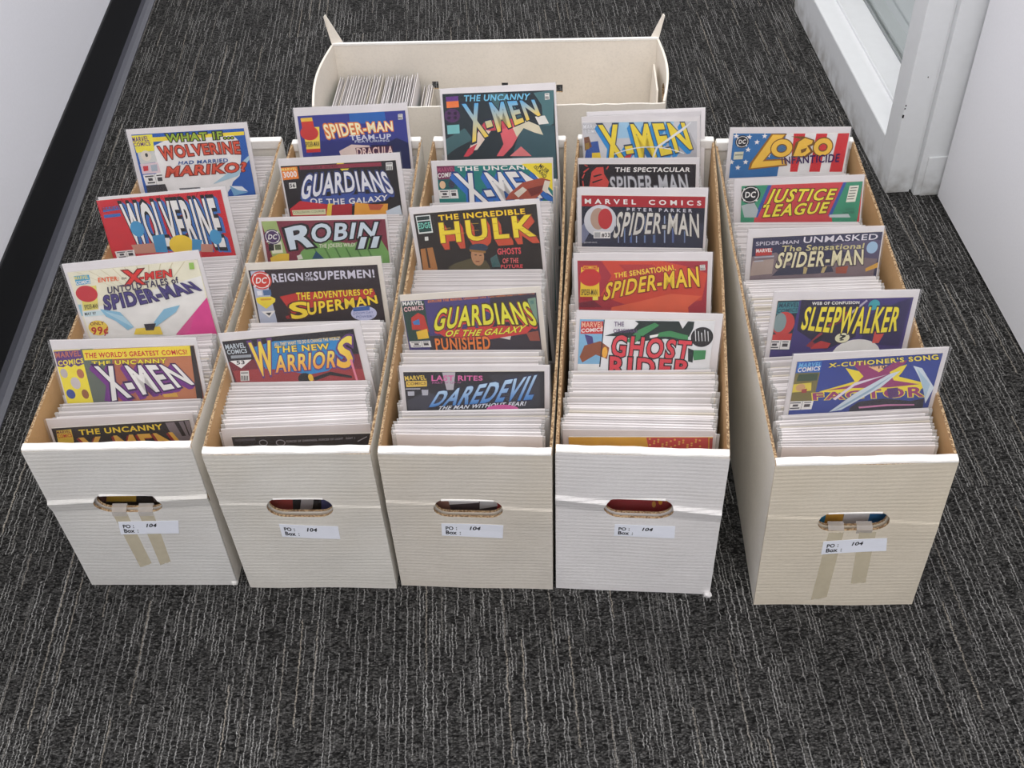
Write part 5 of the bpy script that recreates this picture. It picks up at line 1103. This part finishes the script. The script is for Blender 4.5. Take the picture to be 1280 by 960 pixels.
["P",[208,44,50],[5.6,10.3,23.3,10.5,18.9,72.5,7.2,72.4]],
["P",[208,44,50],[40.4,10.6,57.5,10.7,54.1,72.8,37.3,72.6]],
["P",[208,44,50],[73.8,10.5,91.2,10.2,89.2,73.0,69.1,72.9]],
["S",[236,233,228],[-83.2,13.8,4.6]],
["S",[236,233,228],[-62.7,15.3,4.6]],
["S",[236,233,228],[-39.2,14.1,4.6]],
["S",[236,233,228],[-62.5,35.8,4.6]],
["S",[236,233,228],[-86.3,55.7,4.7]],
["S",[236,233,228],[-64.3,55.8,4.6]],
["S",[236,233,228],[-30.0,45.0,4.6]],
["S",[236,233,228],[-75.4,64.8,4.7]],
["S",[236,233,228],[-50.0,23.6,4.6]],
["S",[236,233,228],[-35.8,32.2,4.6]],
["E",[34,34,38],[-73.1,22.7,10.8,10.3]],
["E",[236,233,228],[-73.1,22.7,9.3,8.8]],
["E",[34,34,38],[-73.1,22.7,8.5,8.0]],
["T","DC",[236,233,228],[-78.2,26.0,-67.9,25.8,-67.5,19.2,-78.3,19.6],{"b":0.04}],
["S",[236,233,228],[-80.3,16.3,1.8]],
["S",[236,233,228],[-67.3,16.4,1.8]],
["S",[236,233,228],[-79.0,29.0,1.8]],
["S",[236,233,228],[-65.9,29.1,1.7]],
["P",[205,205,180],[-83.6,39.1,-69.1,38.5,-69.5,50.9,-84.0,51.5]],
["P",[120,130,120],[-82.2,43.2,-69.7,43.0,-69.8,44.7,-82.4,45.0]],
["P",[150,100,30],[-29.2,10.1,-4.9,10.3,-33.6,51.9,-1.3,50.0,1.6,61.9,-59.0,68.4,-57.4,58.0]],
["P",[238,190,70],[-27.0,11.8,-8.7,11.9,-37.9,54.6,-3.6,52.8,-1.4,59.8,-55.2,66.0,-53.5,58.0]],
["E",[120,80,30],[-10.6,33.4,17.8,15.9]],
["E",[238,190,70],[-10.6,33.4,16.2,14.2]],
["E",[120,80,30],[-10.6,33.8,8.3,7.2]],
["E",[70,110,150],[-10.6,33.8,6.6,5.5]],
["E",[120,80,30],[53.2,31.8,15.9,15.9]],
["E",[238,190,70],[53.2,31.8,14.3,14.1]],
["E",[120,80,30],[53.3,32.5,7.3,6.9]],
["E",[208,50,56],[53.3,32.5,5.3,5.1]],
["P",[120,80,30],[5.8,48.0,10.0,24.0,16.9,18.9,1.5,14.4,21.2,14.5,38.4,20.1,40.1,27.6,33.3,31.0,39.5,39.6,29.1,48.9]],
["P",[238,190,70],[8.9,46.3,14.5,23.3,23.2,17.2,36.0,21.4,35.3,26.2,28.2,29.6,35.0,38.5,26.1,46.4]],
["P",[120,80,30],[19.1,36.0,28.6,32.7,27.1,38.5,20.9,41.9]],
["T","INFANTICIDE",[66,44,90],[-6.8,59.0,81.3,56.2,81.4,43.0,-9.5,47.9],{"b":0.04}]]],"G2":[5,[-0.0067,0.5176,0.327,0.2269,0.0465,-0.0449],[[206,72,76],[-83.0,11.1,91.2,10.6]],[["P",[62,146,112],[-83.0,10.9,-43.5,10.7,-62.5,61.7,-76.3,191.8,-83.0,191.0]],
["P",[60,90,160],[-44.8,11.0,-39.2,10.9,-58.1,61.9,-63.1,61.7]],
["P",[60,90,160],[63.4,11.1,68.8,11.0,50.8,63.7,45.2,63.5]],
["P",[62,146,112],[68.2,11.0,91.2,10.6,88.9,62.4,76.0,196.7,50.2,63.6]],
["P",[176,186,186],[-82.6,42.1,-64.4,36.7,-57.6,49.9,-60.3,61.8,-77.5,61.1]],
["P",[190,200,200],[47.0,61.5,74.7,61.2,78.2,67.1,47.3,65.9]],
["E",[34,34,38],[-70.1,25.0,14.9,14.2]],
["E",[236,233,228],[-70.1,25.0,12.8,12.2]],
["E",[34,34,38],[-70.1,25.0,11.6,11.1]],
["T","DC",[236,233,228],[-77.4,29.3,-63.2,29.5,-62.1,20.4,-77.0,20.5],{"b":0.04}],
["S",[236,233,228],[-79.3,15.9,2.3]],
["S",[236,233,228],[-61.5,16.6,2.4]],
["S",[236,233,228],[-78.7,33.5,2.3]],
["S",[236,233,228],[-60.8,34.2,2.4]],
["P",[232,230,214],[72.9,16.8,86.2,16.3,82.9,41.9,69.5,42.4]],
["P",[90,90,84],[74.4,19.5,84.1,19.2,83.9,20.6,74.2,20.8]],
["P",[90,90,84],[73.5,23.8,83.2,23.5,83.0,24.8,73.3,25.1]],
["P",[90,90,84],[72.6,28.1,82.3,27.8,82.2,29.1,72.4,29.4]],
["P",[90,90,84],[71.8,32.4,81.5,32.1,81.3,33.4,71.6,33.7]],
["P",[90,90,84],[70.9,36.7,80.6,36.4,80.4,37.8,70.7,38.0]],
["T","GIFFEN &",[40,80,70],[68.6,54.8,82.8,54.7,83.1,52.0,69.0,52.1],{}],
["T","DeMATTEIS",[40,80,70],[65.4,60.8,82.7,60.8,83.0,57.4,65.8,57.4],{}],
["T","JUSTICE",[240,222,70],[-47.8,39.1,49.5,37.2,55.0,20.7,-39.5,17.5],{"b":0.07,"o":[[70,40,30],0.05]}],
["T","LEAGUE",[240,222,70],[-50.0,61.2,41.1,57.8,46.1,41.1,-44.0,42.3],{"b":0.07,"o":[[70,40,30],0.05]}]]],"G3":[5,[-0.0036,0.3871,0.3333,0.2269,-0.009,0.0273],[[58,58,84],[-86.5,13.1,91.3,8.8]],[["P",[126,110,114],[-86.5,41.6,-52.8,36.1,-27.3,56.6,26.3,58.1,53.7,39.3,91.3,37.1,87.2,69.9,90.7,212.6,-86.5,207.2]],
["P",[90,84,110],[22.6,25.4,68.9,20.3,91.3,21.0,90.5,50.2,54.5,45.8]],
["P",[168,150,140],[-84.4,48.3,-54.9,45.9,-55.9,69.0,-86.5,71.4]],
["P",[200,170,80],[-26.9,59.9,-21.0,59.4,-21.3,71.7,-25.8,71.5]],
["P",[160,84,64],[32.7,61.6,50.2,59.5,48.7,71.4,33.8,71.0]],
["E",[160,190,215],[79.8,32.2,7.7,9.2]],
["P",[210,160,70],[74.6,64.5,91.3,55.2,91.3,63.4,75.3,69.5]],
["P",[60,60,80],[-55.6,72.3,-42.1,56.1,26.5,59.8,30.5,68.2,3.9,70.7]],
["P",[190,170,120],[-12.1,59.6,-6.2,59.2,-8.0,70.4,-12.2,70.3]],
["P",[190,170,120],[14.6,59.4,20.5,59.3,17.2,69.5,12.7,69.3]],
["T","SPIDER-MAN",[200,196,206],[-81.8,24.8,-23.2,23.0,-23.1,17.9,-82.0,19.0],{"b":0.03}],
["T","UNMASKED",[224,220,226],[-16.4,22.6,85.2,20.1,85.2,11.5,-16.2,13.3],{"b":0.02}],
["P",[186,60,56],[-81.7,29.4,-58.8,28.8,-58.7,39.5,-81.1,40.5]],
["T","MARVEL",[236,233,228],[-80.7,35.3,-58.9,34.6,-59.3,29.4,-80.8,30.1],{"b":0.05}],
["P",[180,180,190],[-82.5,41.8,-55.4,40.6,-55.5,42.6,-82.4,43.7]],
["P",[180,180,190],[-82.6,47.7,-69.6,47.1,-69.5,49.0,-82.5,49.6]],
["T","The Sensational",[206,196,140],[-45.6,35.0,67.6,33.2,68.3,25.1,-44.9,25.9],{"b":0.03}],
["T","SPIDER-MAN",[228,220,180],[-52.2,59.8,70.1,57.4,67.8,35.1,-48.0,36.9],{"b":0.07,"o":[[60,50,60],0.06]}]]],"G4":[5,[0.0071,0.2297,0.3527,0.185,-0.054,0.07],[[64,52,116],[-87.9,13.5,86.3,11.1]],[["P",[40,34,62],[-58.0,12.4,18.0,16.9,21.6,69.0,-15.3,88.4,-57.0,57.7]],
["P",[48,40,88],[32.8,36.5,68.6,17.8,84.2,11.7,81.9,85.2,29.1,79.2]],
["P",[30,46,60],[-87.9,13.5,-60.7,13.3,-62.6,88.1,-87.9,87.5]],
["P",[60,128,136],[-86.8,15.8,-60.4,14.9,-60.2,31.6,-87.9,33.0]],
["T","MARVEL",[30,60,80],[-85.7,23.4,-59.9,22.6,-60.2,16.2,-85.2,17.1],{"b":0.05}],
["T","COMICS",[30,60,80],[-87.2,31.1,-61.1,29.6,-60.7,24.5,-86.3,25.3],{"b":0.05}],
["E",[196,66,62],[-76.5,47.5,14.7,17.8]],
["E",[130,150,150],[-81.3,45.8,8.5,14.4]],
["P",[196,62,58],[-87.9,63.6,-62.6,62.2,-63.1,74.8,-87.9,72.2]],
["P",[232,230,226],[-87.9,72.2,-63.3,72.7,-63.3,86.8,-87.9,86.2]],
["P",[70,66,70],[-87.9,73.9,-78.1,74.1,-78.1,75.8,-87.9,75.6]],
["P",[70,66,70],[-87.0,77.2,-80.5,77.3,-80.6,80.8,-87.2,80.7]],
["P",[70,66,70],[-87.9,82.3,-78.3,82.6,-78.3,84.4,-87.9,84.2]],
["P",[70,66,70],[-76.3,72.5,-75.8,72.5,-76.1,86.5,-76.6,86.5]],
["P",[70,66,70],[-74.0,74.2,-65.7,74.4,-65.7,75.8,-74.0,75.6]],
["P",[70,66,70],[-73.4,77.5,-66.3,77.6,-66.3,82.5,-73.5,82.4]],
["E",[232,230,224],[26.3,95.9,31.8,23.3]],
["P",[196,60,60],[-33.6,80.6,-23.2,74.2,-9.7,78.4,-12.8,85.7,-35.6,86.6]],
["P",[210,80,70],[45.2,61.2,58.7,63.1,53.4,79.0,44.8,78.8]],
["P",[150,50,62],[-42.0,81.8,-6.8,35.8,5.7,29.5,8.3,38.6,-20.1,58.3,-34.5,84.7]],
["P",[30,30,50],[-34.6,74.6,-9.8,52.0,-7.7,54.0,-31.2,78.0]],
["P",[180,170,190],[6.8,32.8,25.8,13.2,27.8,15.2,9.4,34.8]],
["E",[60,160,170],[37.0,21.1,7.3,7.7]],
["E",[60,50,50],[4.0,70.0,10.3,8.4]],
["E",[232,228,190],[4.0,70.0,9.5,7.4]],
["T","?",[40,40,40],[1.3,74.0,8.6,73.4,7.3,65.5,0.5,66.0],{"b":0.05}],
["T","WEB OF CONFUSION",[236,233,228],[-43.5,19.7,17.3,19.1,16.8,15.0,-43.6,15.5],{"b":0.05}],
["T","SLEEPWALKER",[240,222,56],[-52.8,55.1,72.9,60.1,73.5,25.6,-49.7,23.4],{"b":0.04,"o":[[50,40,60],0.05],"mb":-4.8}]]],"G5":[5,[0.0129,0.1115,0.3586,0.1723,-0.0191,0.07],[[46,66,146],[-88.1,11.2,86.8,8.4]],[["P",[46,100,180],[-87.5,11.8,-57.8,11.6,-58.2,29.2,-87.7,28.8]],
["T","MARVEL",[110,180,225],[-85.4,20.7,-58.4,19.7,-58.1,13.5,-84.7,13.9],{"b":0.06}],
["T","COMICS",[236,233,228],[-85.7,27.6,-59.2,26.0,-58.9,19.7,-85.4,20.7],{"b":0.05}],
["P",[120,110,60],[-87.9,28.8,-58.2,29.2,-59.5,74.9,-88.1,73.8]],
["P",[222,200,70],[-88.1,46.5,-66.3,44.7,-64.8,57.7,-88.1,59.5]],
["P",[60,80,60],[-83.7,30.9,-60.2,30.3,-60.1,41.8,-85.1,41.7]],
["E",[205,160,110],[-78.7,52.0,5.9,5.9]],
["P",[160,60,60],[-77.0,55.3,-70.5,54.1,-70.3,60.6,-76.3,60.9]],
["P",[232,230,226],[-88.1,73.8,-59.5,74.3,-60.3,88.1,-88.1,88.3]],
["P",[70,66,70],[-87.8,75.6,-74.9,75.7,-75.1,77.4,-88.0,77.3]],
["P",[70,66,70],[-84.5,78.9,-77.7,79.0,-78.0,82.5,-84.8,82.5]],
["P",[70,66,70],[-87.5,84.2,-75.6,84.2,-75.8,86.1,-87.7,86.1]],
["P",[70,66,70],[-73.0,74.1,-72.5,74.1,-73.6,88.2,-74.1,88.2]],
["P",[70,66,70],[-70.7,75.8,-62.1,75.9,-62.2,77.3,-70.8,77.2]],
["P",[70,66,70],[-70.3,79.0,-62.9,79.1,-63.2,83.9,-70.6,83.9]],
["P",[238,216,56],[-28.3,23.9,-4.8,32.2,10.2,27.3,26.3,29.2,50.0,22.0,39.3,41.0,74.7,50.0,76.3,59.2,69.4,65.3,-10.5,65.6,-55.2,59.8,-13.3,46.0]],
["P",[150,54,110],[-22.9,15.4,-7.3,15.0,13.8,33.2,29.8,18.3,45.2,16.7,43.4,21.6,27.0,33.9,34.5,47.1,67.7,55.4,30.9,58.2,-14.5,56.6,-48.7,58.6,-12.6,50.9,-3.9,38.6]],
["P",[46,66,146],[47.7,19.3,60.3,13.8,85.4,8.4,84.7,46.8,69.8,52.3,40.2,41.7]],
["T","FACTOR",[150,54,110],[-59.7,72.9,76.0,75.5,71.6,59.6,-62.1,61.7],{"b":0.07,"o":[[238,216,56],0.05]}],
["P",[40,36,50],[-12.6,88.5,-3.2,79.1,28.4,76.0,61.6,81.9,78.2,78.9,79.5,92.2,86.8,219.2,-12.1,212.5]],
["P",[206,130,170],[-2.0,87.5,32.6,85.5,67.9,87.5,68.3,89.6,35.8,88.3,-0.3,90.2]],
["P",[90,50,110],[28.5,59.7,41.7,58.8,45.5,73.7,33.8,76.3]],
["P",[206,218,226],[-37.5,93.4,-10.5,65.6,27.5,36.5,40.4,32.2,20.2,57.6,-23.0,91.3]],
["P",[150,176,196],[-33.6,93.0,4.9,61.6,32.9,37.5,10.2,61.9,-21.0,86.4]],
["P",[206,218,226],[54.0,25.3,65.8,29.8,86.8,61.5,81.3,87.0,74.8,65.6,66.0,45.7]],
["P",[170,196,214],[59.2,29.4,81.1,56.2,79.3,78.9,69.8,52.3]],
["P",[226,214,226],[-36.3,72.3,-13.1,47.7,24.9,37.0,-12.4,52.5,-32.8,74.5]],
["P",[240,190,140],[-0.9,23.2,22.5,22.0,12.5,31.9]],
["T","PART",[90,40,60],[2.5,25.0,10.8,24.5,10.5,22.6,2.2,23.1],{}],
["T","10",[60,30,50],[12.2,26.8,20.0,26.3,19.4,22.1,11.6,22.7],{"b":0.05}],
["T","X-CUTIONER'S SONG",[242,222,90],[-48.7,21.5,82.9,16.9,79.9,9.2,-49.0,15.2],{"b":0.07,"o":[[60,50,60],0.04]}]]]}'''
ART = json.loads(ART_JSON)
def sleeve_mesh(seed):
    rnd = random.Random(seed); bm = bmesh.new(); nx, nz = 10, 14; A = []
    for j in range(nz+1):
        z = CH*j/nz; A.append([bm.verts.new((-CW/2+CW*k/nx, -.0002-.0005*rnd.random()*(0 < k < nx), z)) for k in range(nx+1)])
    for j in range(nz):
        for k in range(nx): bm.faces.new((A[j][k], A[j][k+1], A[j+1][k+1], A[j+1][k]))
    # side seams and back sheet
    b = [bm.verts.new(p) for p in ((-CW/2, .0036, 0), (CW/2, .0036, 0), (CW/2, .0036, CH+.0006), (-CW/2, .0036, CH+.0006))]
    bm.faces.new(b[::-1]); bm.faces.new((A[0][0], A[-1][0], b[3], b[0])); bm.faces.new((A[0][-1], b[1], b[2], A[-1][-1]))
    return bm
anchors = {i: [] for i in range(5)}
def plain_raised(i, lx, ly, pz, th, ph, ps, label):
    base = Vector((lx, ly, pz))-pose(th, ph, ps)[1]*CH
    root = thing('comic_book', label, 'comic', mw=comic_matrix(i, base.x, base.y, base.z, th, ph, ps))
    bm = bmesh.new(); box_bm(bm, -CW/2+.0016, CW/2-.0016, .0026, .0033, .001, CH-.0008); obj('backing_board', bm, MT['backing3'], root)
    bm = bmesh.new(); lay = bm.loops.layers.float_color.new('ink'); box_bm(bm, -.086, .086, .0009, .0024, .004, CH-.012)
    for f in bm.faces:
        for l in f.loops: l[lay] = srgb((176, 172, 176))
    obj('front_cover', bm, MT['printed'], root); obj('plastic_sleeve', sleeve_mesh(label), MT['sleeve'], root, smooth=True)
for name, (b, (lx, ly, pz, th, ph, ps), rect, ops) in ART.items():
    # keep every raised comic clear of the rear and front ends of its box
    if ly-(pz-.285)*math.tan(th) > .664: th = math.atan((ly-.664)/(pz-.285))
    if name in FRONT_LEAN: th = FRONT_LEAN[name]
    i = b-1; yb_top = ly; V = pose(th, ph, ps)[1]
    base = Vector((lx, ly, pz))-V*CH
    M = comic_matrix(i, base.x, base.y, base.z, th, ph, ps)
    root = thing('comic_book', COVER_LABELS[name], 'comic', mw=M)
    aged = name in ('D4', 'E4')
    bm = bmesh.new(); box_bm(bm, -CW/2+.0016, CW/2-.0016, .0026, .0033, .001, CH-.0008)
    obj('backing_board', bm, MT['backing2' if aged else 'backing'], root)
    obj('front_cover', cover_mesh(rect, ops), MT['printed'], root)
    obj('plastic_sleeve', sleeve_mesh(name), MT['sleeve'], root, smooth=True)
    anchors[i].append((ly-pz*math.tan(th), ly-(pz-.26)*math.tan(th), lx, ph, ps, name))
plain_raised(3, -.0005, .6835, .3335, .258, .040, .018, 'bagged comic peeking out behind the pale grey cover with yellow-blue title')

# lower comics: eight shared meshes
def low_mesh(k, margin=0.):
    rnd = random.Random(k); bm = bmesh.new(); CH = .2612; w = .0915+rnd.uniform(-.001, .0012); t = rnd.uniform(.0019, .0026); top = CH-rnd.uniform(-.0012, .0026); dx = rnd.uniform(-.0012, .0012)
    box_bm(bm, -w+dx, w+dx, t, t+.0008, .001, top, 0)                                  # backing board
    pw = .0845+rnd.uniform(-.002, .003); box_bm(bm, -pw+dx, pw+dx, .0003, t-.0001, .004, top-margin-rnd.uniform(.006, .012), 1, {'left': 2, 'front': 2})
    # sleeve: side margins and the folded top flap
    box_bm(bm, -CW/2-.0008, -w+dx, t-.0004, t+.0004, .0, top+.0004, 3); box_bm(bm, w+dx, CW/2+.0008, t-.0004, t+.0004, .0, top+.0004, 3)
    box_bm(bm, -w+dx, w+dx, t+.0009, t+.0013, top-.045, top+.0006, 0)
    
    me = bpy.data.meshes.new('bagged_comic'); bm.normal_update(); bm.to_mesh(me); bm.free()
    for m in (MT['backing2' if k == 5 else 'backing3' if k in (0, 2, 3, 7, 9) else 'backing'], MT['pages'], MT['spine'], MT['flange']): me.materials.append(m)
    return me
LOW = [low_mesh(k) for k in range(9)]
FRONT_MOST = low_mesh(9, .03)
FRONT = {}
slots = []       # box, y, matrix, segment
for i in range(5):
    an = sorted(anchors[i])
    first = an[0]
    rest_lean = .24*.262
    y0 = .0155; ends = []
    if first[5] not in ('C5', 'D6', 'F6'): ends = [(y0, y0+.026, 0., 0., 0., 'front lip')]
    an = ends+an+[(.606, .6685, 0., 0., 0., 'back end')]
    for a, b in zip(an, an[1:]):
        d = b[1]-a[1]; db = b[0]-a[0]
        n = int(min(d/.0047, db/.0037)) if min(d, db) > .007 else 0
        ks = range(0 if a[5] == 'front lip' else 1, n+1 if b[5] == 'back end' else n)
        for k in ks:
            f = (k+random.uniform(-.22, .22)*(k > 0))/n
            yb = a[0]+db*f; yt = a[1]+d*f; th = math.atan((yt-yb)/.26)
            yw = a[4]*(1-f)+b[4]*f; ro = (a[3]*(1-f)+b[3]*f)*.22+random.gauss(0, .004)
            lx = (a[2]*(1-f)+b[2]*f)*.6+random.gauss(0, .0016); lx = max(min(lx, .006), -.006)
            yb2 = max(yb, .0125+abs(math.sin(yw))*.095)
            zb = .0045+abs(math.sin(ro))*.095
            V = pose(th, 0, yw)[1]
            M = comic_matrix(i, lx, yb2+(zb)*math.tan(th), zb, math.atan((yt-yb2)/.26), ro, yw)
            slots.append((i, yb, M, (a[5], b[5])))
seg = {}
for s in slots: seg.setdefault((s[0], s[3]), []).append(s)
order = sorted(seg, key=lambda k: (sum(BOXES[k[0]][1]+s[1] for s in seg[k])/len(seg[k])))
SHORT = {n: COVER_LABELS[n].split(',')[0].replace('bagged comic with ', 'the ').replace('bagged comic', 'the') for n in COVER_LABELS}
COL = {'C1': 'white and blue', 'C2': 'red', 'C3': 'cream', 'C4': 'brown-red', 'C5': 'black', 'D1': 'dark blue', 'D2': 'black', 'D3': 'maroon and green', 'D4': 'dark brown', 'D5': 'blue and dark red', 'D6': 'black-banded', 'E1': 'teal-black', 'E2': 'green', 'E3': 'black yellow-titled', 'E4': 'purple', 'E5': 'black blue-titled', 'F1': 'pale grey', 'F2': 'black', 'F3': 'red-banded', 'F4': 'red', 'F5': 'white', 'F6': 'yellow', 'G1': 'stars-and-stripes', 'G2': 'red and green', 'G3': 'slate', 'G4': 'indigo', 'G5': 'royal blue'}
ORD = 'first second third fourth fifth sixth seventh eighth ninth tenth eleventh twelfth thirteenth fourteenth fifteenth sixteenth seventeenth eighteenth nineteenth twentieth'.split()
ORD += ['twenty-'+w_ for w_ in ORD[:9]]+['thirtieth']; ORD += ['thirty-'+w_ for w_ in ORD[:9]]+['fortieth']; ORD += ['forty-'+w_ for w_ in ORD[:9]]
budget = 300-len(ART)-45; stuff = []
for key in order:
    L = seg[key]; i, (a, b) = key
    if len(L) <= budget and len(L) > 0:
        budget -= len(L)
        na = 'the front lip' if a == 'front lip' else 'the '+COL[a]+' cover'; nb = 'the back end' if b == 'back end' else 'the '+COL[b]+' cover'
        lab = 'white-topped bagged comic filed between %s and %s, %s box' % (na, nb, PLACE[i])
        grp = 'packed comics between %s and %s in the %s box' % (na, nb, PLACE[i])
        for s in L:
            fm = a == 'front lip' and s is L[0]
            o = bpy.data.objects.new('packed_comic', FRONT_MOST if fm else random.choice(LOW)); C.objects.link(o); o.matrix_world = s[2]
            k_ = L.index(s); tag(o, (ORD[k_]+' white-topped comic behind '+na+', '+PLACE[i]+' box'), 'comic', grp if len(L) > 1 else None)
            if a == 'front lip' and s is L[0] and i in (2, 4):
                # the front-most one shows its cover through the handle hole
                bm = bmesh.new(); lay = bm.loops.layers.float_color.new('ink')
                cs = ((92, 82, 86), [((236, 236, 240), (-.02, .162, .028, .022)), ((170, 130, 118), (-.06, .16, .03, .04)), ((190, 80, 76), (.05, .165, .02, .04)), ((226, 226, 230), (.02, .155, .012, .02))]) if i == 2 else ((150, 130, 118), [((80, 165, 215), (-.045, .16, .03, .055)), ((232, 176, 80), (-.012, .16, .012, .055)), ((240, 240, 244), (.018, .155, .020, .045)), ((70, 130, 190), (.045, .165, .014, .04))])
                ink_faces(bm, lay, [(-.084, .01), (.084, .01), (.084, .232), (-.084, .232)], -.0003, cs[0])
                for n_, (c_, (qx, qz, rw, rh)) in enumerate(cs[1]): ink_faces(bm, lay, [(qx-rw, qz-rh), (qx+rw, qz-rh*.7), (qx+rw*.7, qz+rh), (qx-rw*.8, qz+rh*.8)], -.00035-.00003*n_, c_)
                obj('front_cover', bm, MT['printed'], o)
    else: stuff += L
print('individual lower comics', 300-len(ART)-45-budget, 'in stuff', len(stuff), 'slots', len(slots))
# the remaining rear comics: one joined object
verts, faces, mats = [], [], []
for s in stuff:
    me = random.choice(LOW); off = len(verts)
    verts += [tuple(s[2] @ v.co) for v in me.vertices]
    for p in me.polygons: faces.append([off+k for k in p.vertices]); mats.append(p.material_index)
me = bpy.data.meshes.new('packed_comics'); me.from_pydata(verts, [], faces); me.polygons.foreach_set('material_index', mats); me.update()
for m in (MT['backing'], MT['pages'], MT['spine'], MT['flange']): me.materials.append(m)
o = bpy.data.objects.new('packed_comics', me); C.objects.link(o); tag(o, 'remaining white-topped bagged comics packed in the rear of the long boxes', 'comics', kind='stuff')
# comics standing sideways in the crosswise box
CROSS = [('left group', 30, -.270, .0046, -.10, -.028, 'sideways comics at the left of the crosswise box'),
         ('short middle group', 6, -.130, .0036, -.03, -.05, 'shorter upright comics in the crosswise box'),
         ('leaning group', 8, -.080, .0265, -.50, -.07, 'leaning comics in the middle of the crosswise box')]
for nm, cnt, x0, step, lean, h, grp in CROSS:
    for k in range(cnt):
        hh = h+random.uniform(-.003, .002); ln = lean+(.002*k if nm == 'left group' else -.02*k if nm == 'leaning group' else 0)+random.gauss(0, .002)
        Mx = Matrix.Translation((x0+step*k, .109+random.uniform(-.002, .002), .0045+(.0 if nm != 'leaning group' else .001))) @ Matrix.Rotation(ln, 4, 'Y') @ Matrix.Rotation(-math.pi/2, 4, 'Z') @ Matrix.Diagonal((1, 1, (CH+hh-.010)/CH, 1))
        o = bpy.data.objects.new('packed_comic', random.choice(LOW)); C.objects.link(o); o.matrix_world = BM @ Mx
        tag(o, '%s comic from left in the %s, crosswise rear box' % (ORD[k], nm), 'comic', grp)
